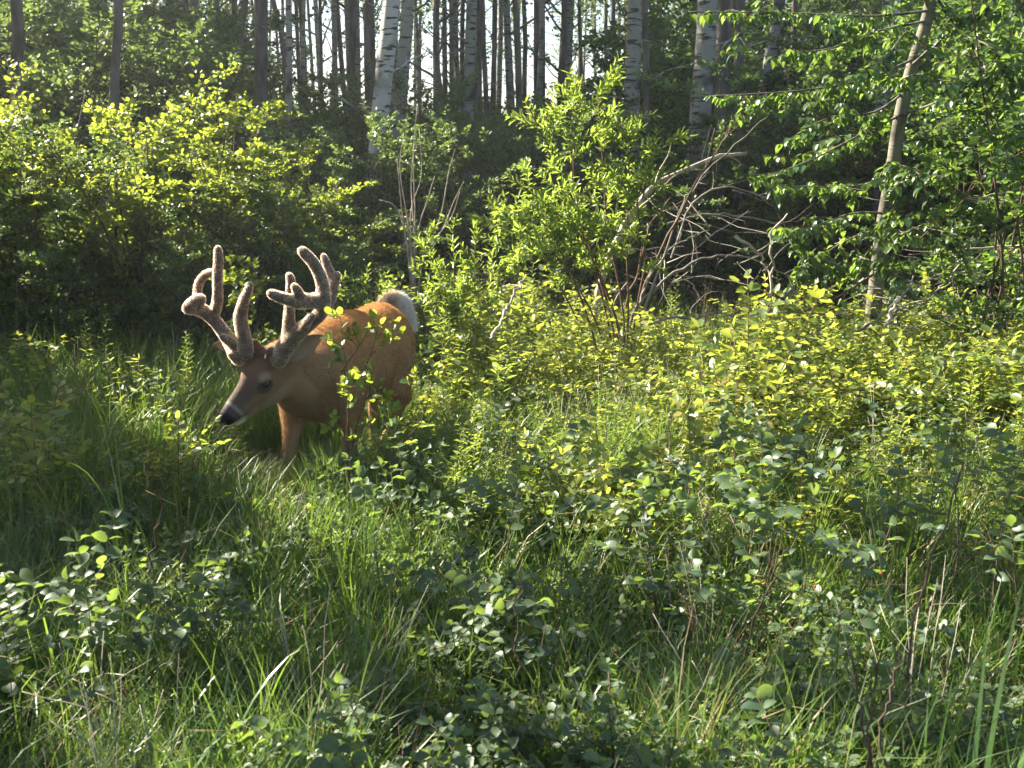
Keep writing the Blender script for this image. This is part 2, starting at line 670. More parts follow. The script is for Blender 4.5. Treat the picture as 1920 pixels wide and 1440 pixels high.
add(el(B(-.22, 0, .715), (.44, .192, .235)), .05)
add(el(B(.04, 0, .73), (.20, .175, .235)), .08)
add(el(B(-.46, 0, .70), (.34, .200, .22)), .10)
add(co(B(.04, 0, .885), B(-.72, 0, .862), .085, .085), .10)
add(el(B(-.76, 0, .755), (.23, .155, .200)), .10)
add(co(B(.14, 0, .74), B(.36, -.01, .745), .165, .135), .10)
add(co(B(.36, -.01, .745), Hd(-.15, 0, -.05), .130, .10), .08)
add(co(B(.10, -.03, .585), B(.27, -.06, .635), .13, .11), .10)
for s in (1, -1):
    add(el(B(.05 if s > 0 else .11, .10 * s if s > 0 else -.135, .70), (.13, .078, .20)), .07)
    add(el(B(-.78, .095 * s, .64), (.18, .095, .22)), .08)
    add(co(B(-.70, .12 * s, .62), B(-.62, .13 * s, .50), .11, .075), .06)
    # hind leg
    kx, kb, hx, hb = (-.86, .11, -.70, .0) if s > 0 else (-.92, -.12, -.90, -.12)
    add(co(B(-.62, .13 * s, .50), B(kx, kb, .39), .080, .038), .05)
    add(co(B(kx, kb, .395), B(hx, hb, .10), .034, .021), .03)
    add(co(B(hx, hb, .10), B(hx + .04, hb, .03), .026, .026), .02)
    # fore leg
    fx, ft, fb = (.15, .10, .185) if s < 0 else (.06, .05, .125)
    add(co(B(ft, (fb - .012) * s, .64), B(ft - .02, (fb - .012) * s, .48), .088, .064), .06)
    add(co(B(ft - .02, (fb - .010) * s, .50), B(fx, fb * s, .29), .062, .034), .05)
    add(el(B(fx + .005, fb * s, .285), (.036, .036, .045)), .02)
    add(co(B(fx, fb * s, .27), B(fx + .01, fb * s, .09), .028, .021), .03)
    add(co(B(fx + .01, fb * s, .10), B(fx + .04, fb * s, .03), .027, .027), .02)
# head
add(el(Hd(-.065, 0, .005), (.105 * 1.1, .072 * 1.1, .070 * 1.1), AH), .05)
add(el(Hd(-.01, 0, .020), (.075, .068, .05), AH), .04)
add(co(Hd(.02, 0, -.022), Hd(.155, 0, -.032), .070, .050), .04)
add(co(Hd(.03, 0, .014), Hd(.19, 0, -.012), .034, .024), .03)
add(el(Hd(.200, 0, -.026), (.031, .040, .036), AH), .02)
add(co(Hd(-.055, 0, -.122), Hd(.165, 0, -.074), .054, .028), .04)
for s in (1, -1):
    add(el(Hd(-.03, .034 * s, -.066), (.110, .044, .088), AH), .04)
    add(el(Hd(-.005, .052 * s, .014), (.034, .020, .018), AH), .015)
    add(co(Hd(-.075, .045 * s, .045), Hd(-.085, .055 * s, .085), .034, .030), .03)
V, Q = blob_mesh(pr, .0095, kk)
N = vnormals(V, Q)
w = V - O
ma, mb, mc = w @ H, w @ LF, w[:, 2]
bodyw = ss(mc, .42, .60) * ss(.32 - ma, 0, .1)
ribs = np.sin((ma + .25 * (mc - .7)) * 2 * math.pi / .085) * ss(ma, -.52, -.40) * ss(-.02 - ma, 0, .1) * ss(mc, .55, .65) * ss(.84 - mc, 0, .08)
folds = (vnoise(ma * 7 + mc * 3, mc * 7 + mb * 5, 61) - .5) * .016 + (vnoise(ma * 19, mc * 16 + mb * 8, 62) - .5) * .006
sho = ss(.03 - np.abs(ma + .16 - .25 * (.75 - mc)), 0, .03) * ss(mc, .5, .6) * ss(.88 - mc, 0, .1)
V = V + N * ((folds + ribs * .0022 - sho * .010) * bodyw)[:, None]
N = vnormals(V, Q)
# coat colour by anatomy, plus sun and shade painted on back and flank
q = (V - E) / HSC
hf, hs, hu = q @ HF, q @ HS, q @ HU
w = V - O
ba, bb, bc = w @ H, w @ LF, w[:, 2]
isH = ss(hf, -.16, -.08) * ss(.13 - np.abs(hs), 0, .02) * ss(hu + hf * .3, -.155, -.10) * (hf < .4) * (ba > .30)


def blend(C, c, wgt):
    return C * (1 - wgt[:, None]) + np.array(c)[None] * wgt[:, None]


C = np.tile(np.array([.33, .188, .082]), (len(V), 1))
nz = vnoise(V[:, 0] * 9 + V[:, 2] * 7, V[:, 1] * 9 + V[:, 2] * 5, 4)
nz2 = vnoise(ba * 22 + bc * 9, bc * 60 + bb * 40, 14)
C *= (.80 + .26 * nz + .22 * nz2)[:, None]
C = blend(C, (.46, .21, .065), ss(bc, .78, .93) * .7)  # sunlit back painted brighter orange
C = blend(C, (.24, .155, .085), ss(ba, .08, .35) * .75)
C = blend(C, (.24, .14, .075), ss(.78 - bc, 0, .2) * (bc > .5) * .45)          # lower flank and neck painted browner for shade
C = blend(C, (.40, .30, .20), ss(-N[:, 2], .6, .95) * ss(.62 - bc, 0, .06) * (bc > .35) * (ba < .1) * .8)     # pale belly
C = blend(C, (.42, .31, .20), ss(-N @ LF * np.sign(bb), .2, .8) * (bc < .5) * .7)        # pale inner legs
C = blend(C, (.30, .19, .10), ss(.42 - bc, 0, .12) * .5)
C = blend(C, (.025, .02, .018), ss(.055 - bc, 0, .008))                                # hooves
HC = np.tile(np.array([.19, .115, .062]), (len(V), 1))
HC = blend(HC, (.105, .058, .036), ss(hu, .02, .05) * ss(.02 - hf, 0, .04))               # dark crown
HC = blend(HC, (.15, .085, .052), ss(hu, .005, .03) * ss(hf, -.06, .0))
HC = blend(HC, (.070, .050, .040), ss(hf, .0, .08) * ss(hu, -.030, .0) * .85)          # dark bridge
HC = blend(HC, (.26, .19, .12), ss(-hu, .045, .085) * .8)                               # pale jaw
HC = blend(HC, (.32, .23, .15), ss(.030 - np.sqrt((hf - .0) ** 2 + (hu - .028) ** 2 * 1.5 + (np.abs(hs) - .062) ** 2 * .3), 0, .012) * .6)
HC = blend(HC, (.035, .026, .022), ss(.032 - np.sqrt((hf - .02) ** 2 * .6 + (hu + .004) ** 2 + (np.abs(hs) - .066) ** 2 * .2), 0, .01) * .8)
HC = blend(HC, (.075, .06, .052), ss(hf, .12, .155) * ss(hu, -.060, -.040) * .8)
HC = blend(HC, (.66, .60, .52), ss(hf, .135, .170) * ss(-hu, .046, .058))               # white chin
HC = blend(HC, (.55, .51, .46), ss(.013 - np.abs(hf - .158 - hu * .1), 0, .013) * ss(hu, -.05, -.03) * .30)  # band
HC = blend(HC, (.05, .04, .035), ss(.004 - np.abs(hu + .056 + .1 * (hf - .15)), 0, .003) * ss(hf, .07, .10) * .8)
HC = blend(HC, (.05, .04, .04), ss(hf, .155, .175) * ss(hu, -.052, -.040) * .8)
HC = blend(HC, (.012, .011, .012), ss(hf, .188, .196) * ss(hu, -.052, -.044))          # nose pad
hw = isH
C = C * (1 - hw[:, None]) + HC * hw[:, None]


def coat_mat(name, sheen=.35, rough=.75, fine=120):
    m, n, l = nodes(name)
    out = n.new('ShaderNodeOutputMaterial')
    pb = n.new('ShaderNodeBsdfPrincipled')
    pb.inputs['Roughness'].default_value = rough
    pb.inputs['Specular IOR Level'].default_value = .2
    pb.inputs['Sheen Weight'].default_value = sheen
    pb.inputs['Sheen Roughness'].default_value = .4
    pb.inputs['Sheen Tint'].default_value = (1, .9, .75, 1)
    a = n.new('ShaderNodeAttribute')
    a.attribute_name = 'coat'
    tc = n.new('ShaderNodeTexCoord')
    nz = n.new('ShaderNodeTexNoise')
    nz.inputs['Scale'].default_value = fine
    nz.inputs['Detail'].default_value = 4
    mr = n.new('ShaderNodeMapRange')
    mr.inputs[3].default_value = .72
    mr.inputs[4].default_value = 1.28
    mx = n.new('ShaderNodeMix')
    mx.data_type = 'RGBA'
    mx.blend_type = 'MULTIPLY'
    mx.inputs[0].default_value = 1
    bp = n.new('ShaderNodeBump')
    bp.inputs['Strength'].default_value = .5
    bp.inputs['Distance'].default_value = .004
    l.new(tc.outputs['Object'], nz.inputs[0])
    l.new(nz.outputs[0], mr.inputs[0])
    l.new(a.outputs['Color'], mx.inputs[6])
    l.new(mr.outputs[0], mx.inputs[7])
    l.new(mx.outputs[2], pb.inputs['Base Color'])
    l.new(nz.outputs[0], bp.inputs['Height'])
    l.new(bp.outputs[0], pb.inputs['Normal'])
    l.new(pb.outputs[0], out.inputs[0])
    return m


M['coat'] = coat_mat('deer_coat', .06, .8, 170)
M['velvet'] = coat_mat('antler_velvet', .25, .8, 260)


def hair_mat(name='deer_hair', tw=.5):
    m, n, l = nodes(name)
    out = n.new('ShaderNodeOutputMaterial')
    mix = n.new('ShaderNodeMixShader')
    mix.inputs[0].default_value = tw
    d = n.new('ShaderNodeBsdfDiffuse')
    t = n.new('ShaderNodeBsdfTranslucent')
    a = n.new('ShaderNodeAttribute')
    a.attribute_name = 'coat'
    l.new(a.outputs['Color'], d.inputs[0])
    l.new(a.outputs['Color'], t.inputs[0])
    l.new(d.outputs[0], mix.inputs[1])
    l.new(t.outputs[0], mix.inputs[2])
    l.new(mix.outputs[0], out.inputs[0])
    return m


M['hair'] = hair_mat()
M['fuzz'] = hair_mat('velvet_hair', .85)


def glossy_mat(name, c, rough=.1):
    m, n, l = nodes(name)
    out = n.new('ShaderNodeOutputMaterial')
    pb = n.new('ShaderNodeBsdfPrincipled')
    pb.inputs['Base Color'].default_value = (*c, 1)
    pb.inputs['Roughness'].default_value = rough
    l.new(pb.outputs[0], out.inputs[0])
    return m


M['eye'] = glossy_mat('deer_eye', (.01, .007, .005))

deer = thing('deer', 'white-tailed buck with big velvet antlers and raised tail standing in the undergrowth', 'deer', tuple(O))


def to_deer(V):
    return V - O


link('body', new_mesh('deer_body', to_deer(V), Q, M['coat'], col=C), deer)


def hairs(V, Q, N, C, count, length, width, flow, lift=.35, jit=.25):
    tri = np.concatenate([Q[:, [0, 1, 2]], Q[:, [0, 2, 3]]])
    ar = np.linalg.norm(np.cross(V[tri[:, 1]] - V[tri[:, 0]], V[tri[:, 2]] - V[tri[:, 0]]), axis=1)
    t = tri[rng.choice(len(tri), count, p=ar / ar.sum())]
    r1, r2 = rng.random(count), rng.random(count)
    s = np.sqrt(r1)
    P = (1 - s)[:, None] * V[t[:, 0]] + (s * (1 - r2))[:, None] * V[t[:, 1]] + (s * r2)[:, None] * V[t[:, 2]]
    n = N[t[:, 0]]
    fl = flow(P) if callable(flow) else np.broadcast_to(flow, P.shape)
    fl = norm(fl - (fl * n).sum(-1, keepdims=True) * n)
    d = norm(fl + lift * n + rng.normal(0, jit, P.shape))
    L = (length(P) if callable(length) else np.full(count, length)) * rng.uniform(.6, 1.2, count)
    side = norm(np.cross(d, n + rng.normal(0, .5, P.shape))) * (width / 2)
    P = P - n * .001
    HV = np.stack([P - side, P + side, P + d * L[:, None] - n * (L * .1)[:, None]], 1).reshape(-1, 3)
    HT = np.arange(count * 3).reshape(-1, 3)
    c = C[t[:, 0]] * rng.uniform(.55, 1.5, (count, 1)) * (.75 + .5 * vnoise(P[:, 0] * 70 + P[:, 1] * 30, P[:, 2] * 55, 71))[:, None]
    return HV, HT, np.repeat(c, 3, 0)


def bflow(P):
    q = (P - E) / HSC
    head = ((q @ HF > -.14) & ((P - O) @ H > .3))[:, None]
    low = ((P - O)[:, 2] < .5)[:, None]
    f = np.where(low, np.array([0, 0, -1.0]), -H * .8 + np.array([0, 0, -.45]))
    return np.where(head, -HF, f)


def blen(P):
    q = (P - E) / HSC
    head = ((q @ HF > -.14) & ((P - O) @ H > .3))
    return np.where(head, .009, .019)


HV, HT, HC_ = hairs(V, Q, N, C * 1.12, 210000, blen, .0016, bflow, .42, .32)
link('fur', new_mesh('deer_fur', to_deer(HV), HT, M['hair'], col=HC_, smooth=False), deer, kind='stuff')


# eyes
def uvsphere(c, r, A=np.eye(3), nu=16, nv=10):
    th = np.linspace(0, math.pi, nv)
    ph = np.arange(nu) * 2 * math.pi / nu
    P = np.stack([np.sin(th)[:, None] * np.cos(ph)[None], np.sin(th)[:, None] * np.sin(ph)[None], np.repeat(np.cos(th)[:, None], nu, 1)], -1).reshape(-1, 3)
    P = (P * np.array(r)) @ A + c
    i = np.arange(nv - 1)[:, None] * nu
    j = np.arange(nu)[None]
    T = np.stack([i + j, i + nu + j, i + nu + (j + 1) % nu, i + (j + 1) % nu], -1).reshape(-1, 4)
    return P, T


for s in (1, -1):
    P_, T_ = uvsphere(Hd(.012, .066 * s, .002), (.019, .010, .014), AH)
    link('eye', new_mesh('deer_eye', to_deer(P_), T_, M['eye']), deer)
    for _ in (0,):
        pass
# nostrils: small dark hollows at the nose pad
for s in (1, -1):
    P_, T_ = uvsphere(Hd(.221, .017 * s, -.022), (.008, .008, .005), AH, 10, 6)
    link('nostril', new_mesh('deer_nostril', to_deer(P_), T_, M['eye']), deer)

# antlers: traced tines, each with its own distance
def z1(x, y):
    return 300 + x / 3.4286, 430 + y / 3.4286


def chain(prims, ks, pts, k=.02):
    """pts: (zx, zy, Y, r in zoom px)"""
    P = [at(*z1(p[0], p[1]), p[2]) for p in pts]
    Rr = [(p[3] * .86 - 2) / 3.4286 / F * p[2] for p in pts]
    P = np.array(P)
    n = 5 * (len(P) - 1)
    sp = smooth_path(P, n)
    rr = np.interp(np.linspace(0, 1, len(sp)), np.linspace(0, 1, len(P)), Rr)
    for a_, b_, r1, r2 in zip(sp[:-1], sp[1:], rr[:-1], rr[1:]):
        prims.append(co(a_, b_, r1, r2))
        ks.append(k)


def antler(chains):
    ps, ks = [], []
    for c in chains:
        chain(ps, ks, c, .016)
    V, Q = blob_mesh(ps, .0048, ks)
    N = vnormals(V, Q)
    n1 = vnoise(V[:, 0] * 40 + V[:, 1] * 20, V[:, 2] * 40, 9)
    n2_ = vnoise(V[:, 0] * 130 + V[:, 1] * 60, V[:, 2] * 90, 19)
    C = np.array([.098, .076, .060])[None] * (.6 + .5 * n1 + .3 * n2_)[:, None]
    a = link('antler', new_mesh('antler', to_deer(V), Q, M['velvet'], col=C), deer)
    HV, HT, hc = hairs(V, Q, N, np.clip(C * 9, 0, .93), 46000, .0068, .0010, np.array([0.1, 0.05, 1.0]), 2.0, .45)  # velvet hairs whitened to brighten the sunlit rims of the antlers
    link('velvet_fuzz', new_mesh('velvet_fuzz', to_deer(HV), HT, M['fuzz'], col=hc * 1.3, smooth=False), a, kind='stuff')


# the buck's right antler (to the left in the picture)
antler([
    [(512, 845, 5.14, 42), (490, 790, 5.16, 52), (455, 730, 5.18, 46), (400, 650, 5.20, 40), (345, 580, 5.20, 38), (285, 530, 5.18, 42), (225, 505, 5.14, 45), (175, 508, 5.10, 36)],
    [(235, 500, 5.14, 34), (262, 455, 5.12, 26), (262, 440, 5.11, 18)],
    [(180, 500, 5.10, 30), (215, 465, 5.11, 30), (250, 440, 5.11, 20)],
    [(245, 480, 5.22, 30), (240, 400, 5.26, 25), (258, 330, 5.27, 23), (300, 288, 5.27, 22), (342, 276, 5.26, 19)],
    [(335, 560, 5.20, 36), (362, 500, 5.18, 32), (372, 420, 5.16, 31), (370, 300, 5.14, 31), (376, 200, 5.12, 28), (372, 120, 5.11, 21)],
    [(545, 822, 5.12, 46), (550, 760, 5.10, 50), (532, 660, 5.08, 44), (518, 570, 5.06, 42), (533, 480, 5.04, 34), (560, 410, 5.02, 26), (582, 348, 5.01, 14)],
    [(500, 570, 5.06, 20), (486, 552, 5.05, 10)],
    [(490, 760, 5.14, 34), (440, 715, 5.10, 28), (398, 690, 5.07, 17)],
    [(500, 840, 5.12, 34), (468, 810, 5.09, 22), (455, 800, 5.08, 15)],
])
# the buck's left antler (to the right in the picture)
antler([
    [(765, 850, 5.10, 48), (775, 810, 5.09, 56), (815, 745, 5.08, 62), (865, 680, 5.06, 60), (930, 630, 5.05, 46), (1000, 575, 5.04, 40), (1045, 510, 5.02, 42), (1050, 440, 5.0, 44), (1045, 360, 5.0, 38), (1025, 290, 4.99, 36), (985, 215, 4.97, 34), (940, 165, 4.95, 30), (908, 135, 4.94, 24)],
    [(1040, 465, 5.0, 52), (960, 460, 4.96, 50), (880, 465, 4.92, 44), (800, 445, 4.88, 34), (740, 425, 4.85, 27), (706, 410, 4.83, 20)],
    [(905, 450, 4.93, 34), (885, 400, 4.90, 26), (858, 362, 4.88, 16)],
    [(840, 720, 5.07, 54), (828, 620, 5.06, 38), (832, 520, 5.05, 32), (838, 420, 5.04, 28), (842, 340, 5.03, 24), (828, 292, 5.02, 18)],
    [(880, 680, 5.05, 40), (930, 615, 5.0, 30), (965, 570, 4.97, 20), (975, 558, 4.96, 13)],
    [(1030, 560, 5.05, 34), (1085, 480, 5.10, 30), (1108, 400, 5.13, 32), (1105, 320, 5.14, 30), (1080, 250, 5.14, 24), (1050, 170, 5.14, 20)],
    [(1110, 370, 5.13, 26), (1130, 310, 5.13, 20), (1142, 292, 5.13, 15)],
    [(735, 850, 5.09, 26), (716, 828, 5.07, 12)],
])


# ears
def ear(base, tip, face, width, col_in, col_out):
    ax = tip - base
    L = np.linalg.norm(ax)
    ax = ax / L
    fc = norm(face - (face @ ax) * ax)
    sd_ = np.cross(ax, fc)
    prof = [(0, .30), (.12, .55), (.3, .88), (.5, 1.0), (.68, .86), (.84, .55), (.95, .25), (1, .03)]
    m = 9
    Vv = []
    for side in (0, 1):
        for t, wdt in prof:
            for k in range(m):
                a = (k / (m - 1) - .5) * math.pi * (1.0 - .35 * t)
                x = math.sin(a) * width * wdt
                dpt = (1 - math.cos(a)) * width * wdt * .9
                p = base + ax * L * t + sd_ * x + fc * (dpt - (0.004 if side else 0)) + fc * (-.018 * math.sin(t * 3))
                Vv.append(p)
    Vv = np.array(Vv)
    n = len(prof) * m
    T = []
    for side in (0, 1):
        for i in range(len(prof) - 1):
            for k in range(m - 1):
                a = side * n + i * m + k
                qd = [a, a + 1, a + m + 1, a + m]
                T.append(qd if side else qd[::-1])
    for i in range(len(prof) - 1):
        for k in (0, m - 1):
            a = i * m + k
            qd = [a, a + m, n + a + m, n + a]
            T.append(qd if k else qd[::-1])
    C = np.array([col_in] * n + [col_out] * n)
    V_, Q_ = Vv, np.array(T)
    e = link('ear', new_mesh('deer_ear', to_deer(V_), Q_, M['coat'], col=C), deer)
    N_ = vnormals(V_, Q_)
    HV, HT, hc = hairs(V_, Q_, N_, C, 5000, .009, .0009, ax, .5, .4)
    link('ear_hair', new_mesh('ear_hair', to_deer(HV), HT, M['hair'], col=hc, smooth=False), e, kind='stuff')


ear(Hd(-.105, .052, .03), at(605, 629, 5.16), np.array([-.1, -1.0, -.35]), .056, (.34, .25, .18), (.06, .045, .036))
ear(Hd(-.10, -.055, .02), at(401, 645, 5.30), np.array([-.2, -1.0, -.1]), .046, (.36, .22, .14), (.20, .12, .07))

# tail: raised, curled over, white underneath
tb = B(-.93, .0, .90)
tp = [B(-.88, .02, .84), at(720, 572, 6.64), at(735, 561, 6.72), at(752, 566, 6.76), at(764, 590, 6.74), at(774, 614, 6.68)]
ps, ks = [], []
rad = [.026, .030, .031, .032, .028, .012]
sp = smooth_path(tp, 20)
rr = np.interp(np.linspace(0, 1, len(sp)), np.linspace(0, 1, len(rad)), rad)
for a_, b_, r1, r2 in zip(sp[:-1], sp[1:], rr[:-1], rr[1:]):
    ps.append(co(a_, b_, r1, r2))
    ks.append(.02)
V_, Q_ = blob_mesh(ps, .008, ks)
N_ = vnormals(V_, Q_)
pxx, pyy = pix(V_)
d_ = V_[:, 0] - np.interp(V_[:, 2], sorted(sp[:, 2]), np.array(sp)[np.argsort(sp[:, 2]), 0]) * 0
wht = ss(V_[:, 0] + (vnoise(V_[:, 0] * 60, V_[:, 2] * 60, 8) - .5) * .04, tp[1][0] + .025, tp[1][0] + .09)
C_ = blend(np.tile(np.array([.36, .29, .22]), (len(V_), 1)), (.85, .78, .66), wht)
tail = link('tail', new_mesh('deer_tail', to_deer(V_), Q_, M['coat'], col=C_), deer)
HV, HT, hc = hairs(V_, Q_, N_, C_, 22000, .042, .0015, lambda P: np.tile(norm(np.array([.55, -.1, -.5])), (len(P), 1)), .55, .3)
hc = np.clip(hc, 0, .85)
link('tail_hair', new_mesh('tail_hair', to_deer(HV), HT, M['hair'], col=hc, smooth=False), tail, kind='stuff')

# ------------------------------------------------------------------ plant builders
def bend_stem(base, d, L, n=6, droop=.15, wob=.05):
    p = [np.array(base, float)]
    d = np.array(d, float)
    for i in range(n):
        d = norm(d + rng.normal(0, wob, 3) + np.array([0, 0, -droop / n]))
        p.append(p[-1] + d * L / n)
    return np.array(p)


def along(path, t):
    s = t * (len(path) - 1)
    i = min(int(s), len(path) - 2)
    f = s - i
    return path[i] * (1 - f) + path[i + 1] * f, norm(path[i + 1] - path[i])


def make_shrub(h, nst=5, leafL=.035, spread=.35, dens=1.0, tmpl=LEAF4):
    """low oval-leaved shrub: opposite leaf pairs held flat along arching twigs"""
    st, LP, LD, LN, LL = [], [], [], [], []
    for s in range(nst):
        a = rnd(0, 6.28)
        tilt = rnd(.05, spread)
        d = np.array([math.cos(a) * tilt, math.sin(a) * tilt, 1])
        L = h * rnd(.7, 1.05)
        p = bend_stem((math.cos(a) * .03, math.sin(a) * .03, -.02), norm(d), L, 7, .25, .07)
        st.append(tube(p, np.linspace(.0028, .0012, 8), 4))
        tw = [(p, .35)]
        for b in range(int(rnd(2, 6) * dens + 1)):
            q, qd = along(p, rnd(.3, .92))
            side = norm(rdir(1, -.1, .5)[0] + qd * .4)
            tp_ = bend_stem(q, side, L * rnd(.18, .40), 4, .3, .08)
            st.append(tube(tp_, np.linspace(.0016, .0008, 5), 3))
            tw.append((tp_, .05))
        for path, t0 in tw:
            Lp = np.linalg.norm(np.diff(path, axis=0), axis=1).sum()
            nn = max(2, int(Lp * (1 - t0) / (leafL * .85)))
            for k in range(nn + 1):
                t = t0 + (1 - t0) * k / nn
                q, qd = along(path, min(t, .999))
                ph = rnd(0, 3.14) if abs(qd[2]) > .7 else rnd(-.5, .5)
                hz = norm(np.cross(qd, [0, 0, 1]) + 1e-3)
                ot = np.cross(qd, hz)
                sd2 = hz * math.cos(ph) + ot * math.sin(ph)
                for sg in (1, -1):
                    LP.append(q + rng.normal(0, .002, 3))
                    LD.append(sd2 * sg + qd * .35 + np.array([0, 0, rnd(-.25, .2)]))
                    LN.append(np.array([0, 0, 1]) + rng.normal(0, .5, 3))
                    LL.append(leafL * rnd(.65, 1.25))
                if k == nn:
                    LP.append(q)
                    LD.append(qd)
                    LN.append(np.array([0, 0, 1]) + rng.normal(0, .3, 3))
                    LL.append(leafL * rnd(.6, 1))
    return merge(st), (np.array(LP), np.array(LD), np.array(LN), np.array(LL))


def make_forb(h, leafL=.06, n=1):
    st, LP, LD, LN, LL = [], [], [], [], []
    for s in range(n):
        a = rnd(0, 6.28)
        p = bend_stem((math.cos(a) * .03 * (n > 1), math.sin(a) * .03 * (n > 1), -.02), norm(np.array([math.cos(a) * .12, math.sin(a) * .12, 1])), h * rnd(.75, 1), 7, .05, .04)
        st.append(tube(p, np.linspace(.0026, .001, 8), 4))
        nn = int(h / .014)
        for k in range(nn):
            t = .12 + .87 * k / nn
            q, qd = along(p, t)
            ph = k * 2.4 + rnd(-.2, .2)
            sd2 = np.array([math.cos(ph), math.sin(ph), rnd(.1, .8)])
            LP.append(q)
            LD.append(sd2)
            LN.append(np.array([-math.cos(ph) * .4, -math.sin(ph) * .4, 1]) + rng.normal(0, .15, 3))
            LL.append(leafL * rnd(.7, 1.1) * (1.0 - .55 * max(0, t - .6) / .4))
    return merge(st), (np.array(LP), np.array(LD), np.array(LN), np.array(LL))


def leaf_mesh(name, L4, tmpl, mat, W=1.0, curl=1.0):
    P, D, Nn, LL = L4
    V, T = leaves(tmpl, P, D, Nn, LL, W, curl * rng.uniform(.4, 1.8, len(P)))
    return V, T, np.repeat(rng.random(len(P)), len(tmpl[0]))


def plant_mesh(name, stems, L4, tmpl, lmat, smat, W=1.0):
    """one mesh: stems and leaves in two material slots"""
    V, T, ti = leaf_mesh(name, L4, tmpl, lmat, W)
    SV, ST = stems
    VV = np.concatenate([V, SV])
    TT = np.concatenate([T, ST + len(V)])
    mi = np.concatenate([np.zeros(len(T)), np.ones(len(ST))])
    tt = np.concatenate([ti, np.full(len(SV), .5)])
    return new_mesh(name, VV, TT, tint=tt, matidx=mi, mats=[lmat, smat])


def blade(L, w, lean, az, base=(0, 0, 0), seg=6, droop=1.0, twist=0.0):
    """one arching grass blade as a folded ribbon"""
    a = np.array([math.cos(az), math.sin(az), 0])
    s = np.array([-math.sin(az), math.cos(az), 0])
    p = np.array(base, float)
    ang = R(88) - lean
    pts = [p]
    for i in range(seg):
        t = (i + 1) / seg
        ang -= droop * (t ** 1.6) / seg * 2.2
        p = p + (a * math.cos(ang) + np.array([0, 0, 1]) * math.sin(ang)) * L / seg
        pts.append(p)
    pts = np.array(pts)
    V = []
    for i, q in enumerate(pts):
        t = i / seg
        ww = w * (1 - t ** 2.2) * (.55 + .45 * min(1, t * 4)) * .5 + .0003
        tw = twist * t
        s2 = s * math.cos(tw) + (np.array([0, 0, 1]) * math.cos(ang) + a) * math.sin(tw) * .6
        V += [q - s2 * ww, q + s2 * ww]
    V = np.array(V)
    T = []
    for i in range(seg):
        b = i * 2
        T += [[b, b + 1, b + 3], [b, b + 3, b + 2]]
    return V, np.array(T)


def make_tuft(h, n, w, rad=.05, droop=(.2, 1.3)):
    parts, ti = [], []
    for k in range(n):
        az = rnd(0, 6.28)
        r_ = rad * math.sqrt(rng.random())
        V, T = blade(h * rnd(.5, 1.05), w * rnd(.6, 1.2), rnd(.0, .35), az, (math.cos(az) * r_, math.sin(az) * r_, -.02), 5, rnd(*droop), rnd(-1.5, 1.5))
        parts.append((V, T))
        t = rng.random() ** 1.3 * .95
        if rng.random() < .11:
            t = 1.6
        ti.append(np.full(len(V), t))
    V, T = merge(parts)
    return V, T, np.concatenate(ti)


# ------------------------------------------------------------------ libraries of small plants for the uncountable cover
def lib(name, meshes):
    c = bpy.data.collections.new(name)
    for k, m in enumerate(meshes):
        c.objects.link(bpy.data.objects.new('%s_%02d' % (name, k), m))
    return c


def scatter(name, coll, P, rot, scl, idx, label, cat=None):
    m = bpy.data.meshes.new(name + '_points')
    m.vertices.add(len(P))
    m.vertices.foreach_set('co', np.asarray(P, np.float32).ravel())
    a = m.attributes.new('rot', 'FLOAT_VECTOR', 'POINT')
    a.data.foreach_set('vector', np.asarray(rot, np.float32).ravel())
    a = m.attributes.new('scl', 'FLOAT', 'POINT')
    a.data.foreach_set('value', np.asarray(scl, np.float32))
    a = m.attributes.new('idx', 'INT', 'POINT')
    a.data.foreach_set('value', np.asarray(idx, np.int32))
    o = link(name, m, label=label, cat=cat, kind='stuff')
    g = bpy.data.node_groups.new(name + '_nodes', 'GeometryNodeTree')
    g.interface.new_socket('Geometry', in_out='INPUT', socket_type='NodeSocketGeometry')
    g.interface.new_socket('Geometry', in_out='OUTPUT', socket_type='NodeSocketGeometry')
    gi = g.nodes.new('NodeGroupInput')
    go = g.nodes.new('NodeGroupOutput')
    ci = g.nodes.new('GeometryNodeCollectionInfo')
    ci.inputs['Collection'].default_value = coll
    ci.inputs['Separate Children'].default_value = True
    ci.inputs['Reset Children'].default_value = True
    ip = g.nodes.new('GeometryNodeInstanceOnPoints')
    ip.inputs['Pick Instance'].default_value = True

    def na(nm, dt):
        n = g.nodes.new('GeometryNodeInputNamedAttribute')
        n.data_type = dt
        n.inputs['Name'].default_value = nm
        return n.outputs['Attribute']
    g.links.new(gi.outputs[0], ip.inputs['Points'])
    g.links.new(ci.outputs[0], ip.inputs['Instance'])
    g.links.new(na('idx', 'INT'), ip.inputs['Instance Index'])
    g.links.new(na('rot', 'FLOAT_VECTOR'), ip.inputs['Rotation'])
    g.links.new(na('scl', 'FLOAT'), ip.inputs['Scale'])
    g.links.new(ip.outputs[0], go.inputs[0])
    md = o.modifiers.new('scatter', 'NODES')
    md.node_group = g
    return o


# silhouette line of the low cover in the photograph: how high it may reach in front of what stands behind
TOPX = [0, 150, 330, 410, 470, 520, 620, 700, 780, 830, 900, 1100, 1500, 1920]
TOPY = [560, 560, 600, 800, 812, 840, 790, 775, 745, 615, 540, 500, 520, 540]


def hcap(x, y, ylim=6.7):
    px, _ = pix(np.stack([x, y, np.full_like(x, .4)], -1))
    ty = np.interp(px, TOPX, TOPY)
    b = (720 - ty) / F
    slope = (-SP + CP * b) / (CP + SP * b)
    zc = 1.8 + slope * y
    return np.where(y < ylim, np.maximum(zc, .12), 5)


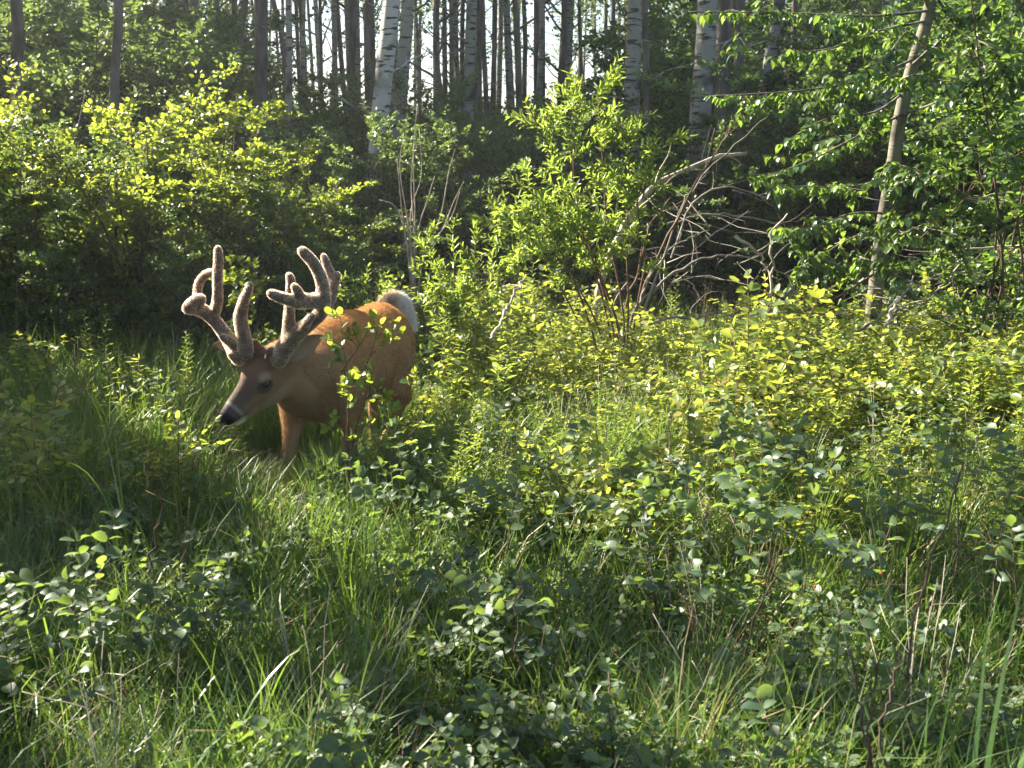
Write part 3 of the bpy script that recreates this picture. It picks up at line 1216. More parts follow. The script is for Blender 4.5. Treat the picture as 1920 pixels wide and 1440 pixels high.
def in_deer(x, y, m=.0):
    w0, w1 = x - O[0], y - O[1]
    a = w0 * H[0] + w1 * H[1]
    b = w0 * LF[0] + w1 * LF[1]
    return (a > -1.05 - m) & (a < .30 + m) & (np.abs(b) < .24 + m)


def spread(n, y0, y1, half=.62, pw=1.0, marg=1.0):
    y = y0 + (y1 - y0) * rng.random(n) ** pw
    x = rng.uniform(-1, 1, n) * (y * half + marg)
    return x, y


def do_scatter(name, coll, nvar, x, y, hgt, base_h, label, tilt=.12, deer_h=.35):
    cap = hcap(x, y)
    h = np.minimum(hgt, cap)
    ind = in_deer(x, y, .02)
    h = np.where(ind, np.minimum(h, deer_h), h)
    keep = (h > hgt * .18) & (h > .08) & (np.hypot(x, y) > .9)
    x, y, h = x[keep], y[keep], h[keep]
    n = len(x)
    P = np.stack([x, y, ground_z(x, y) - .01], -1)
    rot = np.stack([rng.normal(0, tilt, n), rng.normal(0, tilt, n), rng.uniform(0, 6.28, n)], -1)
    scatter(name, coll, P, rot, h / base_h, rng.integers(0, nvar, n), label)


tufts = []
for k in range(7):
    V, T, ti = make_tuft(.6, [30, 26, 20, 14, 24, 12, 9][k], [.004, .005, .007, .010, .005, .012, .014][k], .07, [(.2, 1.3), (.3, 1.6), (.2, 1.4), (.5, 1.9), (.1, .9), (.4, 1.8), (.5, 2.0)][k])
    tufts.append(new_mesh('grass_tuft_mesh', V, T, M['grass'], tint=ti))
lt = lib('grass_source', tufts)
x, y = spread(5200, 1.1, 5.5, pw=.9, marg=.8)
dens = vnoise(x * .9, y * .9, 21)
rightmid = (x > .25) & (y > 4.2)
k = (rng.random(len(x)) < np.where(rightmid, .5, 1.0) * (.4 + .9 * dens))
x, y = x[k], y[k]
hh = .30 + .42 * vnoise(x * 1.5, y * 1.5, 22) + rng.uniform(-.08, .10, len(x))
do_scatter('grass', lt, 7, x, y, hh, .6, 'fine green grass filling the foreground of the clearing', deer_h=.5)
x, y = spread(7000, 5.2, 12.5, pw=.9, marg=1.0)
k = (x < -.3 - .05 * y) | (rng.random(len(x)) < .6)
x, y = x[k], y[k]
hh = np.where(x < -.9, .62, .34 + .42 * vnoise(x * 1.2, y * 1.2, 66) ** 2) + rng.uniform(-.12, .16, len(x))
hh = np.where(in_deer(x, y, .15), .55, hh)
do_scatter('meadow_grass', lt, 7, x, y, hh, .6, 'taller grass around and behind the deer, left of the clearing', deer_h=.5)

# dry stems left from last year
dry = []
for k in range(4):
    parts = []
    for q_ in range(7):
        p_ = bend_stem((rnd(-.06, .06), rnd(-.06, .06), -.02), norm(np.array([rnd(-.3, .3), rnd(-.3, .3), 1])), rnd(.35, .8), 6, .1, .07)
        parts.append(tube(p_, np.linspace(.0020, .0008, 7), 4))
        for c_ in range(2):
            a_, b_ = along(p_, rnd(.4, .9))
            parts.append(tube(bend_stem(a_, norm(b_ + rng.normal(0, .5, 3)), rnd(.05, .16), 3, 0, .1), .0008, 3))
    V, T = merge(parts)
    dry.append(new_mesh('dry_stem_mesh', V, T, M['deadpale' if k % 2 else 'redtwig']))
ld = lib('dry_stem_source', dry)
x, y = spread(520, 2.2, 12, pw=.8, marg=1.0)
do_scatter('dry_stems', ld, 4, x, y, rng.uniform(.4, .85, len(x)), .75, 'thin dry and reddish bare stems standing through the undergrowth', .15, .4)

# low round-leaved cover and forbs
shr = []
for k in range(9):
    s, l4 = make_shrub([.5, .6, .75][k % 3], [4, 3, 5][k % 3], [.024, .034, .046, .028, .040, .052, .024, .032, .040][k], .45, [.9, 1.2, .7][k % 3])
    shr.append(plant_mesh('low_shrub_mesh', s, l4, LEAF4, M['cover' if k % 3 else 'forb'], M['twig' if k % 2 else 'redtwig'], [.95, .6, .85, .5, .95, .8, .6, .9, .45][k]))
ls = lib('cover_source', shr)
x, y = spread(3000, 4.3, 13, pw=.85, marg=1.0)
k = (x > -.55) & (rng.random(len(x)) < .9) | (rng.random(len(x)) < .14)
k &= (vnoise(x * 1.9, y * 1.9, 91) > .27)
k &= ~((y > 9.3) & (x > .8) & (vnoise(x * .9, y * .9, 44) > .35))
x, y = x[k], y[k]
hh = .22 + .55 * vnoise(x * 1.4, y * 1.4, 31) ** 1.3 + rng.uniform(-.1, .34, len(x)) * rng.random(len(x))
do_scatter('undergrowth', ls, 9, x, y, hh, .55, 'sunlit leafy undergrowth filling the clearing right of the deer', .18, .46)

fb = []
for k in range(6):
    s, l4 = make_forb(.7, .058, 3)
    fb.append(plant_mesh('forb_mesh', s, l4, LEAF4, M['forb'], M['stem'], .32))
lf = lib('forb_source', fb)
x, y = spread(1500, 4.3, 12.5, pw=.7, marg=1.0)
k = ((x > -.4) | (rng.random(len(x)) < .25)) & (vnoise(x * .9, y * .9, 55) > .38)
x, y = x[k], y[k]
hh = .50 + rng.uniform(-.15, .55, len(x)) * rng.random(len(x))
do_scatter('narrow_leaved_herbs', lf, 6, x, y, hh, .7, 'narrow-leaved upright herbs standing through the undergrowth of the clearing', .1, .46)

# small-leaved cover of the nearer ground
sh2 = []
for k in range(5):
    s, l4 = make_shrub(.42, 3, .028, .4, .7)
    sh2.append(plant_mesh('seedling_mesh', s, l4, LEAF4, M['shrub'], M['twig'], .95))
l2 = lib('seedling_source', sh2)
x, y = spread(1000, 1.8, 5.5, pw=.8, marg=.8)
k = (vnoise(x * 1.7, y * 1.7, 77) > .5) & (y > 2.3)
x, y = x[k], y[k]
hh = .34 + rng.uniform(-.1, .18, len(x))
do_scatter('low_cover', l2, 5, x, y, hh, .42, 'small round-leaved seedlings among the foreground grass', .15, .3)

# ------------------------------------------------------------------ larger bushes
def make_bush(h, w, nleaf, leafL, tmpl, lmat, smat, W=1.0, nst=9, ragged=.3, shell=.55, updir=.4):
    st = []
    tips = []
    for s in range(nst):
        a = rnd(0, 6.28)
        tl = rnd(.05, 1) * w / h * 1.0
        d = norm(np.array([math.cos(a) * tl, math.sin(a) * tl, 1]))
        p = bend_stem((math.cos(a) * .12, math.sin(a) * .12, -.03), d, h * rnd(.7, 1.05), 8, .15, .06)
        st.append(tube(p, np.linspace(.014, .004, 9), 5))
        for b in range(7):
            q, qd = along(p, rnd(.06, .97))
            tp_ = bend_stem(q, norm(rdir(1, -.1, .7)[0] + qd * .5), h * rnd(.14, .34), 5, .1, .1)
            st.append(tube(tp_, np.linspace(.006, .002, 6), 4))
            tips.append(tp_)
            for c in range(3):
                q2, qd2 = along(tp_, rnd(.3, .95))
                t2 = bend_stem(q2, norm(rdir(1, -.2, .6)[0] + qd2 * .6), h * rnd(.06, .16), 3, .1, .1)
                st.append(tube(t2, np.linspace(.003, .001, 4), 3))
                tips.append(t2)
    P, D, Nn, L = [], [], [], []
    per = max(3, nleaf // len(tips))
    for tp_ in tips:
        for k in range(per):
            q, qd = along(tp_, rng.random() ** .7 * .999)
            od = rdir(1, -.5, .7)[0]
            P.append(q + od * rnd(.0, .05))
            D.append(od + qd * .5)
            Nn.append(np.array([0, 0, updir * 2]) + rng.normal(0, .6, 3))
            L.append(leafL * rnd(.6, 1.25))
    L4 = (np.array(P), np.array(D), np.array(Nn), np.array(L))
    return merge(st), L4


def put(name, variants, loc, rz, sc, label, cat, group=None, tilt=0):
    """variants: list of (part name, mesh); the thing is an Empty at the base"""
    t = thing(name, label, cat, loc, group, rz, sc)
    t.rotation_euler[0] = tilt
    for pn, m, kd in variants:
        link(pn, m, t, kind=kd)
    return t


def bush_variant(tag_, *a, W=1.0, tmpl=LEAF4, lmat=None, smat=None, **kw):
    s, l4 = make_bush(*a, tmpl, lmat, smat, W, **kw)
    V, T, ti = leaf_mesh('x', l4, tmpl, lmat, W)
    return [('stem', new_mesh(tag_ + '_stems', s[0], s[1], smat), 'stuff'), ('foliage', new_mesh(tag_ + '_foliage', V, T, lmat, tint=ti), 'stuff')]


BU = [bush_variant('bush', 2.3, 1.3, 13000, .046, lmat=M['bush'], smat=M['twig'], W=.95) for _ in range(3)]
BB = [bush_variant('thicket', 3.0, 1.8, 13000, .052, lmat=M['aspen'], smat=M['twig'], W=.9) for _ in range(3)]

# the big sunlit bushes on the left
for (px, Y, sc, lab) in [
        (60, 9.6, 1.02, 'big round-leaved bush at the left edge, its lower half in deep shade'),
        (200, 10.0, 1.06, 'big sunlit bush behind the grass at far left, second from the edge'),
        (330, 9.7, 1.04, 'sunlit bush with yellow-green top above the deer\'s left-hand antler'),
        (455, 9.8, .93, 'rounded sunlit bush right above the buck\'s antlers, before the grey trunks'),
        (560, 10.4, .80, 'lower dark bush just right of the bright bushes, behind the antler tips'),
        (-120, 9.2, 1.02, 'big bush mostly cut off by the left edge of the picture'),
        (30, 8.4, .70, 'dark shaded bush nearest the left edge, above the tall grass')]:
    put('leafy_bush', (BB if Y < 9 else BU)[int(rng.integers(3))], (ground_x(px, Y), Y, 0), rnd(0, 6.28), sc, lab, 'bush', 'large bushes on the left')  # nearest bush gets the darker thicket leaves to deepen its shade

# shaded thicket behind the clearing; low left shrubs added to darken the bush feet
thick = [(420, 9.1, .42), (520, 9.3, .44), (300, 9.0, .40), (600, 9.8, .52), (640, 11.5, .62), (722, 11.8, .64), (830, 11.8, .62), (890, 13.3, .82), (990, 12.5, .72), (1090, 13, .70), (1190, 11.9, .66),
         (1300, 11.7, .64), (1380, 12.2, .68), (1480, 13, .74), (1580, 12, .74), (1690, 12.8, .8), (1800, 11.4, .85), (1900, 12.5, .95), (2010, 11, .95),
         (420, 14, .86), (560, 14.5, .86), (680, 15.5, .84), (250, 14.5, 1.05), (100, 14, 1.15)]
nm = ['low behind the buck\'s left-hand antler', 'added as dark fill low between and behind the antler tips', 'added as dark fill at the foot of the bright left bushes', 'low right of the antlers, left of the pale dead stems', 'just right of the bright left bushes', 'below the white birch pair', 'behind the pale dead stems', 'left of the sunlit willow', 'directly behind the willow\'s left side',
      'directly behind the willow\'s crown', 'below the thick grey trunk right of the willow', 'behind the fallen grey pole', 'below the widest pale trunk', 'behind the dead twig tangle',
      'left of the leaning poplar stem', 'right behind the leaning poplar stem', 'near the right edge behind the dead branches', 'at the right edge under the tall trees', 'cut off by the right edge',
      'behind the bright bush above the antlers', 'at the foot of the slender trunks left of the birches', 'farther back at the foot of the white birch pair', 'behind the bright bushes at upper left', 'behind the bushes at the left edge']
for (px, Y, sc), n_ in zip(thick, nm):
    sc *= 1.18
    put('thicket_shrub', BB[int(rng.integers(3))], (ground_x(px, Y), Y, 0), rnd(0, 6.28), sc, 'dark green shaded thicket shrub ' + n_, 'shrub', 'shaded shrubs along the forest edge')

# farther understory: one mass
ub = []
for vv in BB:
    ub.append(vv[1][1])
lu = lib('understory_source', ub)
n = 620
y = 15 + 34 * rng.random(n) ** 1.15
x = rng.uniform(-1, 1, n) * (y * .55 + 3)
pxn = 960 + x / y * F
sc = rng.uniform(.75, 1.15, n) * (1 + (y - 15) * .014) * np.where((pxn < 430) | (pxn > 1260), 1.30, .80)
P = np.stack([x, y, np.zeros(n)], -1)
scatter('forest_understory', lu, P, np.stack([rng.normal(0, .1, n), rng.normal(0, .1, n), rng.uniform(0, 6.28, n)], -1), sc, rng.integers(0, 3, n),
        'dense shaded understory filling the forest behind the clearing')

# ------------------------------------------------------------------ trees
def crown_mesh(name, centers, n, leafL, mat, tmpl=LEAF2, cull=True, base=np.zeros(3)):
    """leaf clumps round the given (centre, radius) blobs, in the world"""
    Ps = []
    tot = sum(r ** 2 for _, r in centers)
    for c, r in centers:
        k = int(n * r ** 2 / tot)
        d = rdir(k) * (rng.random((k, 1)) ** .45) * r * np.array([1, 1, .75])
        Ps.append(np.array(c) + d)
    P = np.concatenate(Ps)
    if cull:
        P = P[shades(P)]
    if len(P) < 10:
        return None
    k = len(P)
    V, T = leaves(tmpl, P, rdir(k, -.9, .4), rdir(k, -.2, 1), leafL * rng.uniform(.7, 1.3, k), .95, rng.uniform(.3, 1.6, k))
    return new_mesh(name, V - base, T, mat, tint=np.repeat(rng.random(k), len(tmpl[0])))


def branch_set(trunk, n, t0, t1, L, r, up=.5):
    out, tips = [], []
    for k in range(n):
        t = rnd(t0, t1)
        q, qd = along(trunk, t)
        a = rnd(0, 6.28)
        d = norm(np.array([math.cos(a), math.sin(a), up]))
        p = bend_stem(q, d, L * rnd(.5, 1.1) * (1.15 - t * .5), 6, -.2, .12)
        out.append(tube(p, np.linspace(r, r * .25, 7), 5))
        tips.append(p[-1])
        tips.append(p[3])
        for c in range(2):
            q2, d2 = along(p, rnd(.3, .9))
            p2 = bend_stem(q2, norm(d2 + rng.normal(0, .6, 3)), L * .35, 4, 0, .12)
            out.append(tube(p2, np.linspace(r * .45, r * .12, 5), 4))
            tips.append(p2[-1])
    return merge(out), tips


def tree(pts, rad, bark, label, name='aspen_tree', group='tree trunks of the forest', crown_z=7.0, nleaf=2600, top=13.0, low_twigs=3, leafL=.075):
    """pts: world points of the visible part of the trunk, from the ground up"""
    pts = [np.array(p, float) for p in pts]
    d = norm(pts[-1] - pts[-2])
    d = norm(d * np.array([.5, .5, 1]))
    while pts[-1][2] < top:
        pts.append(pts[-1] + norm(d + np.array([rnd(-.04, .04), rnd(-.04, .04), 0])) * 1.6)
    path = smooth_path(np.array(pts), 24)
    base = path[0].copy()
    hz = path[:, 2]
    rr = rad * np.clip(1.05 - hz / (top * 1.15), .12, 1) * (1 + .35 * np.exp(-hz * 3.5))
    rr = rr * (1 + rng.normal(0, .02, len(rr)))
    t = thing(name, label, 'tree', tuple(base), group)
    V, T = tube(path - base, rr, 14)
    link('trunk', new_mesh('trunk', V, T, bark), t)
    tr = path - base
    f0 = min(.9, crown_z / top)
    (BV, BT), tips = branch_set(tr, 9, f0, .97, 1.7, rad * .3)
    if low_twigs:
        b2, _ = branch_set(tr, low_twigs, .12, f0, .7, max(.006, rad * .12), .1)
        BV, BT = merge([(BV, BT), b2])
    link('branch', new_mesh('branches', BV, BT, bark), t, kind='stuff')
    m = crown_mesh('crown', [(base + q_, rnd(.7, 1.15)) for q_ in tips], nleaf, leafL, M['aspen'], base=base)
    if m:
        link('crown', m, t, kind='stuff')
    return t


def trunk_px(pl, Y, wpx):
    """trunk through picture points (top to bottom order irrelevant) standing at distance Y"""
    P = [at(px, py, Y) for px, py in pl]
    P.sort(key=lambda p: p[2])
    P = [p + np.array([0, 0, 0]) for p in P]
    d = P[-1] - P[0]
    g = P[0] - d * (P[0][2] / max(d[2], .1)) * .8
    g[2] = -.05
    return [g] + P, wpx / F * Y / 2 * .98


TREES = [
    # points, distance, width px, bark, label
    ([(735, 0), (722, 120), (711, 245)], 12.6, 38, 'birch', 'brightest white birch with black marks, left one of the close pair'),
    ([(765, 0), (757, 110), (748, 240)], 13.4, 28, 'aspenbark', 'grey-green birch trunk directly right of the brightest white birch'),
    ([(885, 0), (881, 100), (879, 190)], 15.5, 24, 'aspenbark', 'smooth grey trunk standing alone right of the white birch pair'),
    ([(1190, 0), (1187, 110), (1183, 230)], 13.0, 34, 'aspenbark', 'thick grey trunk with black scars above the right side of the willow'),
    ([(1208, 0), (1212, 110), (1212, 190)], 14.5, 15, 'bark', 'slim dark trunk touching the right side of the thick scarred trunk'),
    ([(1327, 0), (1322, 110), (1312, 225)], 12.4, 44, 'aspenbark', 'widest pale grey trunk behind the hanging poplar leaves'),
    ([(1360, 0), (1356, 80), (1352, 220)], 13.4, 30, 'bark', 'dark trunk right behind the widest pale grey trunk'),
    ([(1388, 0), (1386, 80), (1384, 200)], 15.5, 22, 'bark', 'brownish trunk, third of the close group right of centre'),
    ([(1462, 0), (1450, 80), (1435, 160)], 16, 26, 'aspenbark', 'grey-green trunk half hidden by poplar leaves right of the dark pair'),
    ([(1672, 0), (1665, 80), (1655, 130)], 13.0, 40, 'birch', 'whitish trunk behind the leaves left of the leaning poplar stem'),
    ([(1150, 0), (1152, 120), (1160, 200)], 19, 10, 'bark', 'thin reddish-brown trunk just left of the thick scarred trunk'),
    ([(488, 0), (490, 110), (487, 215)], 14.0, 27, 'bark', 'stout grey trunk with sunlit left edge above the bright bushes'),
    ([(541, 0), (542, 120), (541, 240)], 13.4, 14, 'aspenbark', 'slender straight trunk between the stout grey one and the birch pair'),
    ([(460, 0), (452, 60), (450, 120)], 17, 14, 'bark', 'dark slender trunk just left of the stout grey trunk'),
    ([(512, 0), (527, 60), (536, 130)], 17, 12, 'bark', 'dark trunk leaning left beside the bright gap of sky'),
    ([(570, 0), (568, 80), (570, 190)], 16, 9, 'aspenbark', 'very thin pale trunk right of the slender straight one'),
    ([(222, 0), (220, 80), (214, 170)], 13.0, 20, 'bark', 'dark trunk with a crooked side branch above the left bushes'),
    ([(30, 0), (34, 80), (32, 170)], 12.0, 26, 'bark', 'dark grey trunk at the far left edge of the picture'),
    ([(348, 0), (350, 60), (348, 120)], 18, 10, 'bark', 'thin dark trunk standing in the shade above the bright bushes'),
    ([(905, 0), (907, 90), (912, 200)], 18, 11, 'bark', 'thin dark twin trunk immediately right of the smooth grey trunk'),
    ([(928, 0), (927, 90), (925, 170)], 19, 12, 'bark', 'straight dark trunk before the brightest gap of sky'),
    ([(966, 0), (970, 90), (972, 165)], 17, 13, 'bark', 'dark brown trunk right of the brightest gap of sky'),
    ([(982, 0), (985, 90), (983, 165)], 21, 11, 'bark', 'thin trunk close behind the dark brown one right of the sky gap'),
    ([(1016, 0), (1016, 80), (1012, 160)], 18, 13, 'aspenbark', 'greyish trunk above the top of the sunlit willow'),
    ([(1058, 0), (1058, 80), (1052, 150)], 18, 14, 'bark', 'dark trunk above the middle of the sunlit willow'),
    ([(1086, 0), (1088, 80), (1090, 140)], 20, 9, 'bark', 'thin trunk above the right half of the sunlit willow'),
    ([(822, 0), (816, 90), (832, 210)], 17, 8, 'bark', 'crooked thin dark stem midway between birch pair and smooth grey trunk'),
    ([(690, 0), (688, 90), (690, 180)], 17, 13, 'bark', 'dark trunk directly left of the brightest white birch'),
    ([(662, 0), (660, 90), (658, 190)], 19, 17, 'bark', 'hazy grey-brown trunk left of the white birch, second from it'),
    ([(626, 0), (628, 90), (626, 190)], 19, 12, 'aspenbark', 'hazy pale trunk left of the white birch, third from it'),
    ([(600, 0), (602, 90), (603, 170)], 22, 8, 'bark', 'thin distant trunk left of the white birch, fourth from it'),
]
for pl, Y, wp, bk, lab in TREES:
    p, r_ = trunk_px(pl, Y, wp)
    tree(p, r_, M[bk], lab, 'birch_tree' if bk == 'birch' else 'aspen_tree', crown_z=5.4 if Y < 14 else 5.6, nleaf=1500, low_twigs=6)

# slim far trunks, countable but too alike to be told apart
FG = 'slim distant trunks in the depth of the forest'
farmesh = []
for k in range(4):
    p = bend_stem((0, 0, -.1), (rnd(-.05, .05), 0, 1), 14, 9, 0, .02)
    V, T = tube(p, np.linspace(.078, .04, 10), 8)
    b, tips = branch_set(p, 11, .20, .97, 1.8, .03)
    c = crown_mesh('far_crown', [(q_, rnd(.6, 1.15)) for q_ in tips], 2600, .10, M['aspen'], cull=False)
    farmesh.append((new_mesh('far_trunk', V, T, M['bark'] if k % 2 else M['aspenbark']), new_mesh('far_branches', b[0], b[1], M['bark']), c))
FAR = []
for k in range(230):
    Y = rnd(18, 48)
    px = rnd(-150, 2070)
    x_ = ground_x(px, Y, 2)
    if UH[0] * x_ + UH[1] * Y < 13.2:
        continue
    a, b, c = farmesh[k % 4]
    if 440 < px < 1290 and k % 4:
        c = None
    t = thing('distant_tree', 'slim distant tree outside the picture or behind nearer trunks in the depth of the forest', 'tree', (x_, Y, 0), FG, rnd(0, 6.28), rnd(.7, 1.25))
    FAR.append((px, t))
    link('trunk', a, t)
    link('branch', b, t, kind='stuff')
    if c:
        link('crown', c, t, kind='stuff')

MARK = [(-40, 'left edge'), (32, 'leftmost dark trunk'), (220, 'crooked dark trunk'), (489, 'stout grey trunk'), (606, 'slender straight trunk'), (726, 'brightest white birch'),
        (882, 'smooth grey trunk'), (970, 'dark brown trunk'), (1188, 'thick scarred trunk'), (1323, 'widest pale trunk'), (1450, 'grey-green trunk'), (1665, 'leaning poplar'), (1960, 'right edge')]
ORD = ['leftmost', 'second from left', 'third from left', 'fourth from left', 'fifth from left', 'sixth from left', 'seventh from left', 'eighth from left', 'ninth from left', 'tenth from left',
       'eleventh from left', 'twelfth from left', 'thirteenth from left', 'fourteenth from left', 'fifteenth from left', 'sixteenth from left', 'seventeenth from left', 'eighteenth from left', 'nineteenth from left', 'twentieth from left',
       '21st from left', '22nd from left', '23rd from left', '24th from left', '25th from left']
for (a_, na_), (b_, nb_) in zip(MARK[:-1], MARK[1:]):
    grp = sorted([f for f in FAR if a_ <= f[0] < b_], key=lambda f: f[0])
    for (px_, t_), od_ in zip(grp, ORD):
        t_['label'] = 'slim distant tree, %s between %s and %s' % (od_, na_.replace(' of the picture', ''), nb_.replace(' of the picture', ''))

# unseen trees added at left to shade the foreground, crowns cut for sun gaps
lk = 0
for (tx, ty, tz, rc) in [(-9.5, 5, 6.5, 2.6), (-8, 8.2, 8, 2.8), (-11, 9.5, 8.5, 3.0), (-13, 13, 9, 3.2), (-9.5, 13.5, 8, 3), (-12, 5.5, 8.5, 3), (-7.5, 3.2, 6.2, 2.6),
                         (-15, 9, 10, 3.2), (-6.5, 6.2, 6.0, 2.2), (-10, 17.5, 9, 3.2), (-14.5, 17, 10, 3.2), (-6, 17, 7.5, 2.8), (-16, 5, 10, 3), (-17, 13, 11, 3), (-12, 21, 10, 3),
                         (-7, .8, 6.5, 2.6), (-10.5, 1.5, 8, 3), (-5.5, 20, 8, 2.8), (-18, 19, 12, 3.2), (-4.2, 3.6, 4.6, 1.7), (-5.2, 8.4, 5.0, 1.6),
                         (-10.5, 7.4, 8.3, 2.4), (-8.8, 7.9, 8.3, 2.3), (-7.2, 8.0, 8.2, 2.1), (-9.7, 9.4, 8.8, 2.2), (-8.2, 6.2, 8.0, 2.2), (-6.4, 7.0, 7.6, 1.9), (-9.5, 6.0, 9.5, 2.3), (-7.6, 9.6, 9.2, 2.2)]:
    p = bend_stem((tx, ty, -.1), (0, 0, 1), tz + rc * .6, 9, 0, .02)
    t = thing('added_shade_tree', 'unseen aspen added outside the left edge of the picture to shade the foreground', 'tree', (tx, ty, -.1), 'unseen aspens added left of the picture for shade')
    b_ = np.array([tx, ty, -.1])
    V, T = tube(p - b_, np.linspace(.10, .05, 10), 10)
    link('trunk', new_mesh('trunk', V, T, M['aspenbark']), t)
    cs = [(np.array([tx, ty, tz]) + rdir(1)[0] * rc * rnd(.2, .75) * np.array([1, 1, 1.25]), rc * rnd(.35, .6)) for _ in range(16)]
    m = crown_mesh('crown', cs, 11000, .14, M['aspen'], base=b_)
    if m:
        link('crown', m, t, kind='stuff')

# ------------------------------------------------------------------ willow in the middle
def traced_plant(name, label, cat, stems_px, smat, lmat, leafL, W, tmpl, nl, base, data=None, twigs=5, twigL=.4, t0=.3, group=None, sidek=4, drop=0, sphere=.0, mt=.0):
    """stems_px: list of (points [(px,py,Y)...], r0, r1)"""
    t = thing(name, label, cat, tuple(base), group)
    TW = []
    for pl, r0, r1 in stems_px:
        P = smooth_path(np.array([at(*q) if len(q) == 3 else q for q in pl]), 14)
        V, T = tube(P - base, np.linspace(r0, r1, len(P)), 7)
        link('stem', new_mesh('stem', V, T, smat), t)
        TW.append((P, t0, r1))
    tubes, paths = [], []
    for P, a0, r1 in TW:
        Lp = np.linalg.norm(np.diff(P, axis=0), axis=1).sum()
        for k in range(int(twigs * Lp) + 1):
            q, qd = along(P, a0 + (.999 - a0) * rng.random())
            d = norm(rdir(1, -.3, .8)[0] + qd * .7)
            p = bend_stem(q, d, twigL * rnd(.4, 1.1), 5, .25, .09)
            tubes.append(tube(p, np.linspace(max(r1 * .5, .0018), .0008, 6), 4))
            paths.append(p)
            for c in range(2):
                q2, d2 = along(p, rnd(.2, .8))
                p2 = bend_stem(q2, norm(d2 + rng.normal(0, .5, 3)), twigL * rnd(.2, .55), 4, .2, .1)
                tubes.append(tube(p2, np.linspace(.0014, .0007, 5), 3))
                paths.append(p2)
        paths.append(P[int(len(P) * .75):])
    tv, tt = merge(tubes)
    link('twig', new_mesh('twigs', tv - base, tt, smat), t, kind='stuff')
    LP, LD, LN, LL = [], [], [], []
    lens = np.array([np.linalg.norm(np.diff(p, axis=0), axis=1).sum() for p in paths])
    for p, L_ in zip(paths, lens):
        k = max(3, int(nl * L_ / lens.sum()))
        for i in range(k):
            tt_ = .08 + .915 * (i + rng.random()) / k
            q, qd = along(p, min(.999, tt_))
            ph = i * 2.4 + rnd(-.3, .3)
            hz = norm(np.cross(qd, [0, 0, 1]) + 1e-3)
            ot = np.cross(qd, hz)
            sdv = hz * math.cos(ph) + ot * math.sin(ph)
            LP.append(q)
            LD.append(sdv * .8 + qd * .7 + np.array([0, 0, -drop * rnd(.3, 1.2)]))
            LN.append(np.array([0, 0, 1 - drop * .5]) + rng.normal(0, .45, 3))
            LL.append(leafL * rnd(.6, 1.2))
    if data:
        for p_, d_, n_, l_ in zip(LP, LD, LN, LL):
            o = link('leaf', data[int(rng.integers(len(data)))], t)
            m_ = mat_from(d_, n_, l_)
            m_.translation = Vector(p_ - base)
            o.matrix_local = m_
        return t
    V, T, ti = leaf_mesh('x', (np.array(LP), np.array(LD), np.array(LN), np.array(LL)), tmpl, lmat, W)
    link('foliage', new_mesh('foliage', V - base, T, lmat, tint=ti), t, kind='stuff')
    return t


wb = at(1160, 700, 8.0)
wb[2] = 0
ws = []
g0 = lambda dx: tuple(wb + np.array([dx, 0, 0]))
for pts, r0, r1 in [
        ([(1165, 640, 8.0), (1120, 500, 8.0), (1060, 340, 7.9), (985, 190, 7.8)], .013, .005),
        ([(1150, 620, 8.0), (1105, 470, 7.9), (1045, 400, 7.8), (950, 330, 7.7)], .011, .004),
        ([(1140, 600, 8.1), (1090, 430, 8.1), (1075, 300, 8.1), (1090, 180, 8.1)], .012, .004),
        ([(1170, 600, 8.1), (1140, 430, 8.2), (1130, 300, 8.3), (1120, 160, 8.3)], .010, .004),
        ([(1178, 600, 8.0), (1175, 450, 8.0), (1180, 330, 8.0), (1165, 220, 8.0)], .010, .004),
        ([(1190, 600, 8.0), (1210, 480, 8.0), (1195, 380, 7.9), (1225, 290, 7.9)], .010, .003),
        ([(1110, 620, 7.9), (1055, 480, 7.8), (1000, 400, 7.7), (935, 395, 7.6)], .010, .003),
        ([(1100, 640, 8.0), (1040, 520, 7.9), (985, 440, 7.9), (925, 420, 7.8)], .008, .003),
        ([(1130, 640, 7.8), (1085, 540, 7.7), (1030, 470, 7.6), (970, 480, 7.5)], .008, .003)]:
    P0 = at(*pts[0])
    gp = tuple(np.array([wb[0] * .6 + P0[0] * .4, P0[1], -.02]))
    ws.append(([at(*q) if True else q for q in pts], r0, r1))
    ws[-1] = ([np.array(gp)] + [np.array(q) for q in ws[-1][0]], r0, r1)


def traced(name, label, cat, ws, base, **kw):
    # accept world points
    global at
    return traced_plant(name, label, cat, ws, base=base, **kw)


_at = at


def at(*a):                                             # world points pass through
    if len(a) == 3 and isinstance(a[0], np.floating) and False:
        return np.array(a)
    return _at(*a)


def world_plant(name, label, cat, ws, base, **kw):
    ws2 = [([WP(p) for p in pl], r0, r1) for pl, r0, r1 in ws]
    return traced_plant(name, label, cat, ws2, base=base, **kw)


class WP(tuple):
    """a world point: four entries so that it is never read as a pixel"""
    def __new__(cls, p):
        return tuple.__new__(cls, (float(p[0]), float(p[1]), float(p[2]), 1.0))


def _fix(q):
    return np.array(q[:3]) if len(q) == 4 else _at(*q)


_tp_src = traced_plant


def traced_plant(name, label, cat, stems_px, **kw):
    kw.setdefault('base', None)
    return _tp_src(name, label, cat, [([tuple(_fix(q)) + (1.0,) for q in pl], a, b) for pl, a, b in stems_px], **kw)


def smooth_path4(pts, n=12):
    return _sp(np.asarray(pts)[:, :3], n)


_sp = smooth_path
smooth_path = smooth_path4
world_plant('willow', 'sunlit willow shrub with narrow yellow-green leaves, standing behind the clearing right of centre', 'shrub', ws, wb,
            smat=M['redtwig'], lmat=M['willow'], leafL=.070, W=.36, tmpl=LEAF4, nl=5000, twigs=6, twigL=.34, t0=.42)
